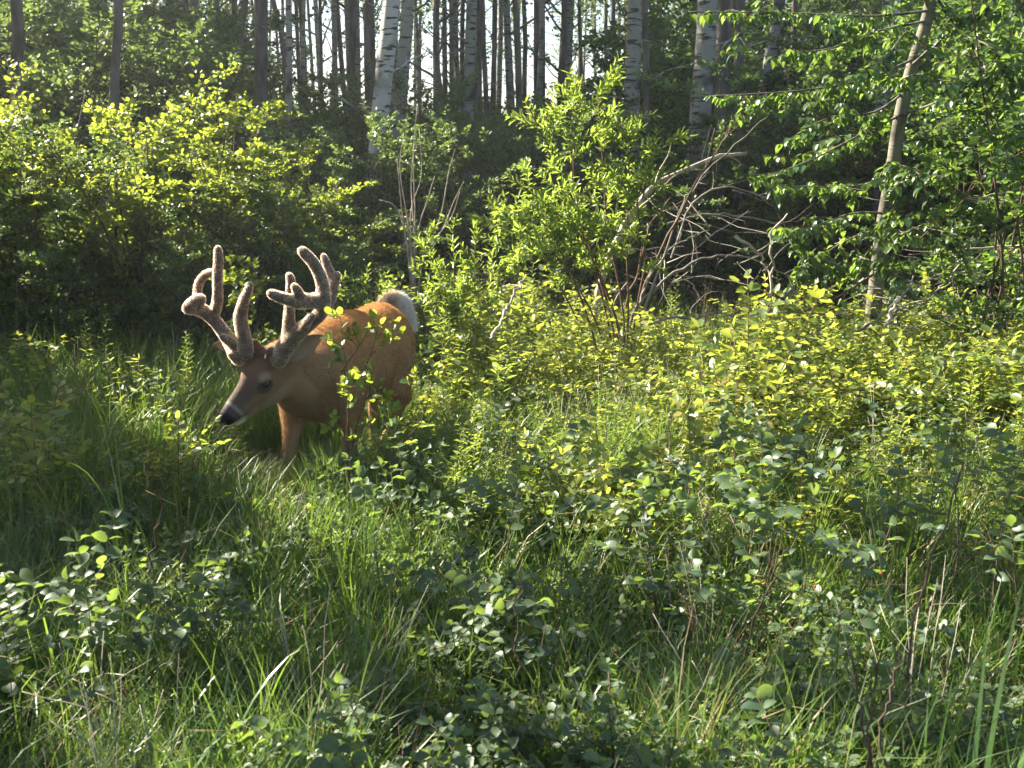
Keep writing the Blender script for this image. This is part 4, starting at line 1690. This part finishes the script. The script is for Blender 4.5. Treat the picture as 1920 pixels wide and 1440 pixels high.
# low willow shoots left of it
wb2 = _at(830, 640, 7.6)
wb2[2] = 0
ws = []
for e in [(800, 430, 7.5), (850, 450, 7.6), (890, 480, 7.6), (830, 500, 7.4), (930, 500, 7.7), (870, 520, 7.5)]:
    tp_ = _at(*e)
    ws.append(([wb2 + np.array([rnd(-.05, .05), 0, 0]), (wb2 * .5 + tp_ * .5) + np.array([rnd(-.05, .05), 0, .1]), tp_], .006, .002))
world_plant('willow_sapling', 'low sunlit willow shoots just right of the deer\'s raised white tail', 'shrub', ws, wb2,
            smat=M['redtwig'], lmat=M['willow'], leafL=.065, W=.38, tmpl=LEAF4, nl=1500, twigs=6, twigL=.25, t0=.3)
wb3 = _at(660, 600, 8.2)
wb3[2] = 0
ws = []
for e in [(640, 520, 8.2), (690, 500, 8.2), (715, 515, 8.1), (730, 540, 8.0), (620, 545, 8.3)]:
    tp_ = _at(*e)
    ws.append(([wb3 + np.array([rnd(-.05, .05), 0, 0]), (wb3 * .5 + tp_ * .5), tp_], .006, .002))
world_plant('willow_sapling', 'small bright-green willow shoots showing above the deer\'s back, behind it', 'shrub', ws, wb3,
            smat=M['redtwig'], lmat=M['willow'], leafL=.06, W=.36, tmpl=LEAF4, nl=900, twigs=6, twigL=.22, t0=.3)
wb4 = _at(455, 640, 7.4)
wb4[2] = 0
ws = []
for e in [(430, 470, 7.4), (455, 480, 7.4), (480, 490, 7.3), (440, 520, 7.3), (475, 560, 7.2), (495, 610, 7.2)]:
    tp_ = _at(*e)
    ws.append(([wb4 + np.array([rnd(-.03, .03), 0, 0]), (wb4 * .5 + tp_ * .5), tp_], .004, .0015))
world_plant('sapling', 'bright round-leaved sapling seen between the two antlers of the deer', 'sapling', ws, wb4,
            smat=M['twig'], lmat=M['bush'], leafL=.042, W=.95, tmpl=LEAF4, nl=520, twigs=5, twigL=.14, t0=.3)

# young leaning poplar on the right
PK = 1.16
pb_ = _at(1625, 660, 7.4 * PK)
pb_[2] = 0
ptop = [pb_] + [_at(a, b, c * PK) for a, b, c in [(1640, 560, 7.35), (1655, 430, 7.3), (1672, 330, 7.25), (1688, 220, 7.2), (1712, 120, 7.15), (1742, 20, 7.1), (1765, -140, 7.0), (1780, -420, 7.0)]]
pop = thing('young_poplar', 'young leaning poplar with sunlit pale stem on the right, heart-shaped leaves', 'tree', tuple(pb_))
P = smooth_path([tuple(p) + (1.,) for p in ptop], 24)
V, T = tube(P - pb_, np.linspace(.062, .036, len(P)), 14)
link('trunk', new_mesh('poplar_trunk', V, T, M['poplarbark']), pop)
tubes, paths = [], []
limbs = [
    [(1690, 215, 7.2), (1600, 260, 7.0), (1520, 300, 6.8), (1440, 330, 6.7)],
    [(1672, 330, 7.25), (1600, 350, 7.1), (1520, 350, 6.9), (1420, 345, 6.8)],
    [(1665, 400, 7.3), (1600, 400, 7.1), (1540, 420, 6.9), (1490, 440, 6.8)],
    [(1715, 110, 7.15), (1620, 150, 6.9), (1500, 170, 6.6), (1330, 180, 6.4)],
    [(1742, 20, 7.1), (1640, 30, 6.8), (1500, 25, 6.5), (1290, 22, 6.3)],
    [(1735, 40, 7.1), (1640, 60, 6.8), (1560, 90, 6.6), (1480, 100, 6.5)],
    [(1690, 215, 7.2), (1760, 190, 7.0), (1850, 140, 6.8), (1960, 120, 6.6)],
    [(1680, 270, 7.2), (1740, 260, 7.1), (1820, 280, 7.0), (1900, 300, 6.9)],
    [(1660, 430, 7.3), (1590, 450, 7.1), (1540, 480, 7.0), (1500, 500, 6.9)],
    [(1670, 350, 7.2), (1740, 330, 7.0), (1800, 360, 6.9), (1850, 400, 6.8)],
    [(1712, 120, 7.1), (1780, 60, 7.0), (1850, 10, 6.9), (1920, -40, 6.8)],
    [(1650, 480, 7.3), (1690, 440, 7.1), (1740, 430, 7.0), (1790, 460, 6.9)],
    [(1700, 170, 7.2), (1640, 210, 7.0), (1560, 220, 6.8), (1510, 240, 6.7)],
    [(1742, 20, 7.1), (1700, -60, 6.8), (1560, -90, 6.6), (1400, -60, 6.5)],
    [(1722, 80, 7.1), (1700, 60, 6.7), (1650, 120, 6.4), (1600, 130, 6.2)],
    [(1760, 0, 7.1), (1800, 60, 6.9), (1860, 90, 6.7), (1900, 150, 6.6)],
    [(1668, 360, 7.2), (1650, 330, 6.9), (1690, 310, 6.6), (1730, 330, 6.4)],
    [(1655, 440, 7.2), (1640, 430, 6.9), (1660, 420, 6.6), (1700, 440, 6.4)],
    [(1645, 500, 7.2), (1610, 480, 7.0), (1650, 500, 6.7), (1690, 520, 6.5)],
    [(1700, 170, 7.1), (1690, 150, 6.8), (1730, 140, 6.5), (1770, 170, 6.3)],
    [(1645, 500, 7.2), (1580, 510, 7.0), (1530, 500, 6.9), (1480, 520, 6.8)]]
for lp in limbs:
    p = smooth_path([tuple(_at(q[0], q[1], q[2] * PK)) + (1.,) for q in lp], 12)
    V, T = tube(p - pb_, np.linspace(.010, .003, len(p)), 6)
    link('branch', new_mesh('poplar_branch', V, T, M['poplarbark']), pop)
    paths.append((p, .25))
    for k in range(13):
        q, qd = along(p, rnd(.15, .97))
        p2 = bend_stem(q, norm(qd + rng.normal(0, .45, 3)), rnd(.12, .34), 5, .2, .08)
        tubes.append(tube(p2, np.linspace(.003, .001, 6), 4))
        paths.append((p2, .1))
LP, LD, LN, LL = [], [], [], []
pet = []
for p, t0 in paths:
    L_ = np.linalg.norm(np.diff(p, axis=0), axis=1).sum()
    for i in range(int(L_ * (1 - t0) / .019) + 2):
        t = t0 + (.999 - t0) * rng.random()
        q, qd = along(p, t)
        a = rnd(0, 6.28)
        o_ = np.array([math.cos(a) * .6, math.sin(a) * .6, rnd(-.9, .05)])
        q2 = q + norm(o_) * rnd(.015, .035)
        pet.append(tube(np.array([q, q2]), .0007, 3))
        LP.append(q2)
        LD.append(o_ + np.array([0, 0, -.25]))
        LN.append(np.array([math.cos(a), math.sin(a), .9]) + rng.normal(0, .35, 3))
        LL.append(.064 * rnd(.5, 1.25))
V, T, ti = leaf_mesh('x', (np.array(LP), np.array(LD), np.array(LN), np.array(LL)), HEART, M['poplar'], .80)
link('foliage', new_mesh('poplar_foliage', V - pb_, T, M['poplar'], tint=ti), pop, kind='stuff')
tv, tt = merge(tubes + pet)
link('twig', new_mesh('poplar_twigs', tv - pb_, tt, M['twig']), pop, kind='stuff')

# leafy poplar saplings at the right edge, in shade
PSAP = [bush_variant('poplar_sapling', 3.3, 1.1, 6500, .056, lmat=M['poplar'], smat=M['twig'], W=.85, nst=6) for _ in range(2)]
for px, Y, sc, lab in [(1830, 8.6, .95, 'shaded leafy sapling right of the leaning poplar'), (1930, 8.0, 1.0, 'dark leafy sapling at the right edge of the picture'),
                       (1790, 10.4, 1.05, 'tall shaded sapling filling the gap right behind the leaning poplar'), (2030, 9.0, 1.1, 'leafy sapling cut off by the right edge'),
                       (1560, 11.2, .95, 'shaded sapling left of and behind the leaning poplar'), (1900, 11, 1.25, 'tallest shaded sapling in the upper right corner')]:
    put('poplar_sapling', PSAP[int(rng.integers(2))], (ground_x(px, Y), Y, 0), rnd(0, 6.28), sc, lab, 'sapling', 'shaded saplings at the right')

# ------------------------------------------------------------------ dead wood
def stick(name, label, pts, r0, r1, mat, group=None, side=0, sideL=.3, cat='branch'):
    P = smooth_path([tuple(_fix(q)) + (1.,) for q in pts], 18)
    base = P[0].copy()
    P = P + rng.normal(0, .008, P.shape)
    t = thing(name, label, cat, tuple(base), group)
    V, T = tube(P - base, np.linspace(r0, r1, len(P)) * (1 + rng.normal(0, .07, len(P))), 8)
    link('stem', new_mesh('dead_stem', V, T, mat), t)
    for k in range(side):
        q, qd = along(P, rnd(.25, .95))
        p = bend_stem(q, norm(qd * .8 + rng.normal(0, .6, 3)), sideL * rnd(.4, 1.2), 6, -.05, .12)
        V, T = tube(p - base, np.linspace(max(r1 * .8, .002), .0012, 7), 5)
        link('twig', new_mesh('dead_twig', V, T, mat), t)
    return t


G = 'fallen and leaning dead branches right of the willow'
stick('dead_pole', 'thick pale grey pole leaning up to the right from behind the willow\'s foot',
      [(1115, 600, 9.0), (1130, 515, 9.0), (1160, 440, 9.0), (1195, 385, 9.1), (1245, 335, 9.2), (1320, 302, 9.4), (1400, 285, 9.6)], .034, .014, M['deadpale'], G, 4, .5, 'fallen pole')
DS = [
    ('long thin reddish stem sloping from the tangle up to the upper right', [(1190, 590, 8.3), (1240, 470, 8.3), (1300, 350, 8.3), (1345, 280, 8.3), (1370, 230, 8.3)], .011, .004, 'redtwig', 3),
    ('long thin pale stem rising right past the pale pole, topmost of the tangle', [(1200, 600, 8.5), (1275, 400, 8.5), (1300, 350, 8.5), (1380, 270, 8.5), (1440, 215, 8.5)], .010, .003, 'dead', 3),
    ('reddish curved stem just right of the willow stems', [(1165, 590, 8.2), (1200, 500, 8.2), (1215, 430, 8.2), (1260, 370, 8.3)], .011, .004, 'redtwig', 4),
    ('brown stem forking low at the right foot of the willow', [(1180, 610, 8.2), (1210, 540, 8.2), (1255, 470, 8.3), (1330, 430, 8.5)], .014, .004, 'dead', 4),
    ('grey branch arching right into the dark hollow', [(1205, 560, 8.8), (1280, 500, 8.9), (1350, 480, 9.0), (1420, 490, 9.0), (1500, 530, 9.0)], .013, .005, 'dead', 5),
    ('pale S-curved branch in the dark hollow left of the poplar stem', [(1440, 610, 8.6), (1445, 560, 8.6), (1450, 500, 8.6), (1443, 450, 8.6), (1475, 400, 8.6)], .016, .006, 'deadpale', 2),
    ('whitish bent twig before the dark hollow', [(1380, 445, 8.7), (1420, 470, 8.7), (1435, 500, 8.7), (1452, 522, 8.6)], .013, .006, 'deadpale', 1),
    ('thick reddish log lying at a slant under the poplar leaves', [(1470, 560, 8.1), (1510, 520, 8.1), (1540, 490, 8.1), (1600, 505, 8.1)], .024, .012, 'dead', 1),
    ('long thin branch sloping up right across the poplar foot', [(1500, 590, 7.9), (1590, 545, 7.8), (1680, 480, 7.8), (1760, 420, 7.7), (1850, 330, 7.7)], .010, .003, 'redtwig', 4),
    ('nearly level thin branch above the lit undergrowth', [(1200, 608, 7.6), (1330, 590, 7.6), (1480, 588, 7.6), (1600, 590, 7.6)], .009, .004, 'dead', 3),
    ('grey dead branch reaching left from the right edge', [(1960, 470, 8.5), (1880, 462, 8.4), (1800, 470, 8.4), (1700, 480, 8.3)], .012, .003, 'deadpale', 5),
    ('lower grey dead branch near the right edge', [(1960, 525, 8.3), (1860, 515, 8.3), (1780, 510, 8.2), (1720, 530, 8.2)], .011, .003, 'deadpale', 5),
    ('forked dead branch slanting down left at the right', [(1820, 450, 8.1), (1790, 510, 8.1), (1740, 560, 8.0), (1680, 590, 8.0)], .012, .005, 'dead', 5),
    ('thin grey stem slanting in the shade at the far right', [(1920, 540, 7.8), (1870, 620, 7.7), (1830, 670, 7.6)], .012, .008, 'dead', 3),
    ('crossed brown branch in front of the poplar foot', [(1580, 640, 7.3), (1640, 600, 7.3), (1700, 545, 7.3), (1715, 520, 7.3)], .012, .005, 'dead', 3),
    ('short broken stub leaning beside the poplar foot', [(1650, 640, 7.2), (1665, 600, 7.2), (1685, 560, 7.2)], .016, .008, 'deadpale', 1),
    ('dark level twig in the hollow between willow and poplar', [(1250, 420, 9.5), (1330, 400, 9.6), (1420, 410, 9.6), (1500, 440, 9.6)], .012, .004, 'dead', 6),
    ('grey arching branch above the dark hollow', [(1260, 480, 9.2), (1300, 380, 9.3), (1370, 350, 9.4), (1440, 380, 9.4), (1480, 440, 9.4)], .011, .004, 'dead', 6),
    ('fallen stick pointing up right in the sunlit undergrowth', [(920, 640, 6.4), (950, 580, 6.6), (985, 520, 6.8)], .011, .006, 'deadpale', 1),
]
for lab, pts, r0, r1, mt_, sd_n in DS:
    stick('dead_branch', lab, pts, r0, r1, M[mt_], G, sd_n, .35)
# root tangle in the dark hollow
tg = _at(1370, 480, 9.2)
tgo = thing('twig_tangle', 'grey tangle of dead twigs in the dark hollow left of the poplar', 'twig tangle', tuple(tg * np.array([1, 1, 0])))
for k in range(38):
    q = tg + rng.normal(0, .25, 3) * np.array([1.9, .8, .9])
    p = bend_stem(q, norm(rdir(1, -.5, .7)[0]), rnd(.3, .9), 7, .1, .16)
    V, T = tube(p - tg * np.array([1, 1, 0]), np.linspace(rnd(.0025, .007), .0012, 8), 5)
    link('twig', new_mesh('tangle_twig', V, T, M['dead' if k % 3 else 'deadpale']), tgo)
tg = _at(1800, 520, 8.0)
tgo = thing('twig_tangle', 'loose tangle of fine pale dead twigs at the right, below the shaded saplings', 'twig tangle', tuple(tg * np.array([1, 1, 0])))
for k in range(60):
    q = tg + rng.normal(0, .25, 3) * np.array([2.2, .8, 1.1])
    p = bend_stem(q, norm(rdir(1, -.4, .5)[0]), rnd(.2, .9), 7, .1, .12)
    V, T = tube(p - tg * np.array([1, 1, 0]), np.linspace(rnd(.002, .006), .001, 8), 5)
    link('twig', new_mesh('tangle_twig', V, T, M['dead' if k % 3 else 'deadpale']), tgo)

# dead upright stems left of centre
ds = _at(772, 560, 9.0)
dsb = np.array([ds[0], 9.0, 0])
dso = thing('dead_stem_clump', 'clump of tall pale dead stems standing behind the deer\'s tail', 'dead shrub', tuple(dsb))
for pts in [[(775, 520), (778, 400), (775, 300), (782, 200)], [(772, 520), (765, 420), (750, 320), (757, 250)], [(774, 520), (770, 400), (790, 330), (786, 240)],
            [(776, 520), (760, 440), (752, 380), (745, 300)], [(778, 520), (785, 430), (800, 380), (815, 330)], [(790, 500), (830, 430), (850, 380), (870, 340)],
            [(790, 500), (825, 410), (840, 330), (853, 280)], [(770, 530), (755, 420), (738, 385), (712, 375)], [(785, 530), (800, 470), (845, 410), (862, 360)],
            [(776, 530), (777, 450), (771, 350), (776, 270)]]:
    P = smooth_path([tuple(dsb + np.array([rnd(-.04, .04), 0, 0])) + (1.,)] + [tuple(_at(a, b, 9.0 + rnd(-.05, .05))) + (1.,) for a, b in pts], 16)
    V, T = tube(P - dsb, np.linspace(.0085, .0025, len(P)), 6)
    link('stem', new_mesh('pale_stem', V, T, M['deadpale']), dso)

# ------------------------------------------------------------------ foreground plants, leaf by leaf
def leaf_data(tmpl, W, mat, n=5):
    out = []
    for k in range(n):
        V, T = leaves(tmpl, np.zeros((1, 3)), np.array([[1., 0, 0]]), np.array([[0, 0, 1.]]), 1.0, W * rnd(.88, 1.1), rnd(.3, 1.9))
        out.append(new_mesh('leaf', V, T, mat, tint=np.full(len(V), k / (n - 1))))
    return out


LEAFS = leaf_data(LEAF12, 1.0, M['shrub'])
LEAFB = leaf_data(LEAF12, .95, M['bush'])


def mat_from(d, n, L):
    d = norm(np.array(d, float))
    n = norm(np.array(n, float) - (np.array(n) @ d) * d)
    s = np.cross(n, d)
    m = Matrix(((d[0] * L, s[0] * L, n[0] * L, 0), (d[1] * L, s[1] * L, n[1] * L, 0), (d[2] * L, s[2] * L, n[2] * L, 0), (0, 0, 0, 1)))
    return m


def hero_shrub(x, y, h, label, nst=3, leafL=.042, data=None, spread_=.35, dens=.6, group='oval-leaved shrubs among the foreground grass', name='snowberry_shrub'):
    data = data or LEAFS
    s, (P, D, Nn, L) = make_shrub(h, nst, leafL, spread_, dens)
    zb = float(ground_z(x, y))
    t = thing(name, label, 'shrub', (x, y, zb), group)
    link('stem', new_mesh('stems', s[0], s[1], M['twig']), t, kind='stuff')
    top = np.argsort(-P[:, 2])[:110]
    for i in top:
        o = link('leaf', data[int(rng.integers(len(data)))], t)
        m = mat_from(D[i], Nn[i], L[i])
        m.translation = Vector(P[i])
        o.matrix_local = m
    return t


HERO = [
    # px of the base, distance, height, label
    (600, 4.75, .46, 'low leafy shrub covering the deer\'s chest foot between its forelegs', 3, .042, .4),
    (820, 4.3, .80, 'oval-leaved shrub just right of the deer\'s hind legs', 4, .050, .4),
    (900, 4.0, .78, 'wide-spreading shrub with dull green leaves right of the deer', 4, .048, .5),
    (990, 3.2, .62, 'shaded shrub with arching stems in the very middle of the foreground', 4, .048, .5),
    (870, 3.5, .62, 'dark shaded shrub below the deer, left of the middle', 4, .045, .5),
    (1060, 2.5, .52, 'low shrub with grey-green leaves near the bottom edge right of the middle', 3, .042, .4),
    (1180, 2.3, .46, 'small shrub with cupped leaves at the bottom edge, right of the middle', 3, .044, .4),
    (1330, 2.35, .60, 'shrub with pale backlit leaves reaching right near the bottom edge', 3, .046, .5),
    (730, 2.35, .55, 'sunlit shrub with whitish shining leaves near the bottom left of centre', 4, .042, .45),
    (640, 2.5, .50, 'small half-lit shrub directly left of the whitish shining one', 3, .038, .4),
    (150, 2.9, .80, 'tall shrub with bluish leaves at left above the broad grass blades', 3, .044, .2),
    (50, 2.7, .80, 'bluish-leaved shrub at the left edge of the foreground', 3, .044, .25),
    (250, 3.2, .60, 'drooping shrub with grey-green leaves left of the dark bare stem', 2, .044, .3),
    (330, 3.5, .62, 'small-leaved shrub left of the deer\'s muzzle, lower down', 3, .040, .4),
    (420, 3.7, .55, 'sun-flecked shrub in front of the deer\'s muzzle', 4, .036, .4),
    (480, 3.9, .50, 'low shrub before the deer\'s left-hand foreleg', 3, .040, .4),
    (320, 6.1, .70, 'pale sunlit shrub in the shaded grass left of the deer\'s head', 3, .044, .3),
    (1290, 3.6, .74, 'dark round-leaved shrub in the middle of the right foreground', 4, .052, .45),
    (1400, 3.9, .80, 'shrub with big dark leaves against the sunlit undergrowth', 4, .056, .4),
    (1500, 3.7, .78, 'big-leaved shrub right of the dark round-leaved one', 4, .054, .45),
    (1600, 3.5, .66, 'shrub with yellow-green tips in the right foreground', 4, .046, .45),
    (1680, 3.9, .76, 'dense shrub left of the tall broad grass', 4, .046, .45),
    (1560, 3.0, .60, 'shrub with reddish stem low in the right foreground', 4, .044, .45),
    (1460, 2.9, .52, 'small shrub with pale flat leaves right of centre', 3, .042, .45),
    (1780, 4.2, .80, 'leafy shrub behind the tall broad grass on the right', 4, .048, .4),
    (1880, 3.6, .86, 'shrub with large leaves at the right edge', 4, .054, .4),
    (1150, 3.9, .70, 'half-shaded shrub in the middle distance right of centre', 4, .044, .45),
    (1230, 4.4, .72, 'sunlit shrub before the pale grass blades of the clearing', 4, .044, .45),
    (1060, 4.6, .74, 'yellow-green sunlit shrub at the near edge of the clearing', 4, .044, .45),
    (960, 4.9, .80, 'sunlit shrub at the clearing\'s left side, behind the spreading one', 4, .046, .4),
    (1700, 5.2, .76, 'sunlit shrub before the poplar\'s foot, nearer the camera', 4, .05, .4),
    (1340, 5.2, .74, 'bright shrub in the sunny heart of the clearing', 4, .05, .4),
    (1530, 5.0, .74, 'bright shrub with broad leaves right of the clearing\'s heart', 4, .05, .4),
]
for px, Y, h, lab, nst, lL, spd in HERO:
    hero_shrub(ground_x(px, Y, .3), Y, h, lab, nst, lL, LEAFB if (4.2 < Y < 5.0 and px < 760) else LEAFS, spd)

for lab, stems, nl in [
        ('slender tall sapling with sparse oval leaves standing right before the deer\'s flank',
         [[(655, 940), (650, 820), (655, 740), (645, 660), (638, 590)], [(655, 900), (668, 800), (690, 740), (700, 690)], [(650, 860), (640, 780), (625, 720), (612, 690)],
          [(652, 760), (680, 700), (700, 650), (712, 600)], [(650, 720), (640, 700), (680, 640), (690, 620)]], 120),
        ('thin leafy stem before the deer\'s rump, right of the tallest sapling',
         [[(740, 940), (735, 860), (750, 780), (770, 700), (790, 655)], [(735, 880), (700, 820), (695, 760), (715, 715)], [(745, 860), (790, 790), (810, 720), (830, 690)]], 110)]:
    b_ = _at(stems[0][0][0], 1010, 4.7)
    b_[2] = 0
    traced_plant(name='sapling', label=lab, cat='sapling',
                 stems_px=[([tuple(b_) + (1.,)] + [(x_, y_, 4.7 + .05 * i) for x_, y_ in st_], .0035, .0012) for i, st_ in enumerate(stems)],
                 smat=M['twig'], lmat=M['bush'], leafL=.040, W=.9, tmpl=LEAF12, nl=nl, base=b_, data=LEAFB, twigs=3, twigL=.13, t0=.35, group='saplings before the deer')

# broad arching grass, blade by blade
def grass_plant(x, y, h, n, w, label, droop=(.4, 1.6), lean=(.05, .5), mat='reed', az=None, group='broad-bladed grass plants in the foreground', seg=11):
    zb = float(ground_z(x, y))
    t = thing('broad_grass', label, 'grass plant', (x, y, zb), group)
    for k in range(n):
        a = rnd(0, 6.28) if az is None else rnd(*az)
        zz = rnd(0, h * .45)
        V, T = blade(h * rnd(.55, 1.0), w * rnd(.7, 1.15), rnd(*lean), a, (rnd(-.03, .03), rnd(-.03, .03), 0), seg, rnd(*droop), rnd(-.9, .9))
        link('blade', new_mesh('blade', V, T, M[mat], tint=np.full(len(V), rnd(.1, 1))), t)
    return t


for px, Y, h, n, w, lab, kw in [
        (310, 2.25, .95, 9, .012, 'broad grass plant arching to the right at lower left', dict(az=(-.9, 1.2))),
        (430, 2.3, .85, 8, .012, 'long-bladed grass just left of the whitish shining shrub', dict(az=(-.6, 1.2))),
        (190, 2.1, .70, 8, .011, 'backlit grass plant near the lower left corner', {}),
        (60, 2.0, .72, 8, .011, 'grass plant in the lower left corner', {}),
        (560, 2.2, .78, 8, .011, 'upright grass blades left of centre at the bottom', dict(droop=(.1, .9))),
        (650, 2.8, .85, 6, .009, 'slim grass blades standing before the deer\'s forelegs, lower', dict(droop=(.1, .7))),
        (235, 4.2, .95, 7, .011, 'sunlit tall grass stem with yellow leaf left of the deer\'s nose', dict(droop=(.1, 1.2), lean=(0, .3))),
        (350, 4.0, .75, 6, .010, 'bright grass blades fanning below the deer\'s muzzle', dict(droop=(.2, .9))),
        (1820, 2.3, 1.12, 9, .015, 'tall broad-bladed grass on the right, nearest plant', dict(droop=(.1, .9), lean=(.02, .35))),
        (1900, 2.1, .98, 9, .015, 'broad dark grass blades at the right edge', dict(droop=(.2, 1.0), lean=(.05, .5))),
        (1760, 2.7, 1.10, 7, .012, 'slim upright grass stems left of the tall broad grass', dict(droop=(.05, .6), lean=(.0, .2))),
        (1620, 2.1, .60, 7, .012, 'grass plant with leaning blades at bottom right', dict(droop=(.2, 1.2))),
        (1100, 2.15, .55, 6, .009, 'grass blades at the bottom edge right of the middle', dict(droop=(.1, .8))),
        (930, 2.1, .55, 8, .008, 'grass blades at the bottom edge in the middle', dict(droop=(.1, .8))),
        (1230, 5.6, .80, 14, .007, 'pale fountain of thin grass in the sunny clearing', dict(droop=(.1, .8), lean=(.0, .4))),
        (1170, 5.2, .66, 10, .007, 'second smaller tuft of thin sunlit grass in the clearing', dict(droop=(.1, .8))),
        (1380, 2.3, .66, 8, .010, 'arching grass plant beside the pale backlit shrub', dict(droop=(.6, 1.8))),
        (470, 2.9, .75, 7, .010, 'grass plant with bent yellow blades below the deer\'s head', dict(droop=(.6, 1.8))),
        (120, 3.3, .78, 8, .010, 'grass plant between the bluish shrubs at left', dict(droop=(.3, 1.2))),
        (380, 2.6, .80, 8, .010, 'arching yellow-green grass left of the slim upright blades', dict(droop=(.8, 2.0), az=(-1.2, 1.6))),
        (520, 2.6, .74, 7, .010, 'grass plant with drooping blades right below the deer', dict(droop=(.8, 1.9))),
        (250, 2.6, .80, 8, .011, 'wide arching grass plant at lower left, behind the nearest ones', dict(droop=(.8, 2.0))),
        (130, 2.4, .72, 8, .011, 'bent grass plant low at the left, before the bluish shrubs', dict(droop=(.6, 1.8))),
        (780, 2.4, .66, 8, .009, 'fan of grass blades right of the whitish shining shrub', dict(droop=(.3, 1.3))),
        (1010, 2.7, .66, 8, .009, 'slim grass fan under the dark upright stem', dict(droop=(.3, 1.3))),
        (1500, 2.5, .66, 9, .010, 'grass fan left of the bare forked stems', dict(droop=(.2, 1.2))),
        (1220, 2.9, .64, 8, .009, 'grass fan between the small shrubs right of the middle', dict(droop=(.3, 1.4))),
        (700, 3.3, .62, 8, .009, 'tan and green grass blades just below the deer\'s hooves', dict(droop=(.3, 1.4)))]:
    grass_plant(ground_x(px, Y, .3), Y, h, n, w, lab, **kw)

# dry seed heads left of the deer
dg_ = _at(135, 800, 6.6)
dgo = thing('dry_grass_plume', 'tan dry feathery grass plume in the shaded grass at left', 'grass plume', (dg_[0], 6.6, 0))
P0 = np.array([dg_[0], 6.6, 0])
for (tx, ty) in [(150, 655), (165, 690), (172, 700), (140, 720), (150, 745), (160, 760)]:
    e = _at(tx, ty, 6.6)
    p = smooth_path([tuple(P0) + (1.,), tuple(P0 * .4 + e * .6 + np.array([-.03, 0, .04])) + (1.,), tuple(e) + (1.,)], 10)
    V, T = tube(p - P0, np.linspace(.002, .0008, len(p)), 4)
    st_ = link('stem', new_mesh('plume_stem', V, T, M['drygrass']), dgo)
    hs_ = []
    for k in range(70):
        q, qd = along(p, rnd(.62, .999))
        V, T = leaves(LEAF2, q[None], (qd + rng.normal(0, .35, 3))[None], rng.normal(0, 1, (1, 3)), rnd(.015, .03), .22, 1)
        hs_.append((V, T))
    V, T = merge(hs_)
    link('seed_head', new_mesh('seed_head', V - P0, T, M['drygrass'], tint=np.full(len(V), .6)), dgo, kind='stuff')

# bare dark stems in the foreground
for px, Y, pts, lab in [
        (1640, 2.3, [(1640, 1500, 2.3), (1615, 1330, 2.3), (1600, 1220, 2.3)], 'bare dark forked stem at the bottom right, left prong'),
        (1645, 2.3, [(1625, 1440, 2.3), (1635, 1320, 2.3), (1645, 1210, 2.3)], 'bare dark forked stem at the bottom right, middle prong'),
        (1665, 2.4, [(1650, 1440, 2.4), (1665, 1320, 2.4), (1690, 1230, 2.4)], 'bare dark forked stem at the bottom right, right prong'),
        (975, 3.0, [(972, 1330, 3.0), (970, 1200, 3.0), (975, 1050, 3.0)], 'dark upright stem in the middle foreground'),
        (300, 3.6, [(285, 1060, 3.6), (295, 980, 3.6), (305, 900, 3.6)], 'dark bare stem between the shrubs left of the deer'),
        (1415, 3.2, [(1395, 1230, 3.2), (1440, 1100, 3.2), (1475, 1030, 3.2)], 'straight bare stem leaning right in the right foreground'),
        (1700, 2.9, [(1690, 1440, 2.7), (1735, 1100, 2.9), (1790, 900, 3.0), (1815, 830, 3.1)], 'long dark stem rising through the tall broad grass')]:
    g = _at(*pts[0])
    g[2] = min(g[2], 0.0)
    stick('bare_stem', lab, [tuple(g) + (1.,)] + pts, .0045, .0022, M['twig'], 'bare stems in the foreground', 1, .12, 'stem')

# rose hips
for k, (px, py, Y) in enumerate([(1652, 1075, 3.3), (1528, 1100, 3.3), (1430, 1090, 3.4)]):
    c = _at(px, py, Y)
    P_, T_ = uvsphere(np.zeros(3), (.0042, .0042, .0055), nu=10, nv=7)
    o = link('rose_hip', new_mesh('rose_hip', P_, T_, M['berry']), label=['red rose hip right of the yellow-tipped shrub', 'small red rose hip low among the right foreground leaves', 'leftmost red rose hip in the right foreground'][k],
             cat='berry', group='red rose hips', loc=tuple(c))

# ------------------------------------------------------------------ morning haze
hm, hn, hl = nodes('haze')
ho = hn.new('ShaderNodeOutputMaterial')
hv = hn.new('ShaderNodeVolumePrincipled')
hv.inputs['Density'].default_value = HAZE
hv.inputs['Color'].default_value = (.86, .90, .95, 1)
hv.inputs['Anisotropy'].default_value = .35
hl.new(hv.outputs[0], ho.inputs['Volume'])
x0, x1, y0, y1, z0, z1_ = -60, 60, -8, 75, -1.2, 24
HVv = [(a, b, c) for a in (x0, x1) for b in (y0, y1) for c in (z0, z1_)]
HQ = [(0, 1, 3, 2), (4, 6, 7, 5), (0, 4, 5, 1), (2, 3, 7, 6), (0, 2, 6, 4), (1, 5, 7, 3)]
link('haze', new_mesh('haze', HVv, HQ, hm, smooth=False), kind='stuff', label='thin morning haze in the forest air')
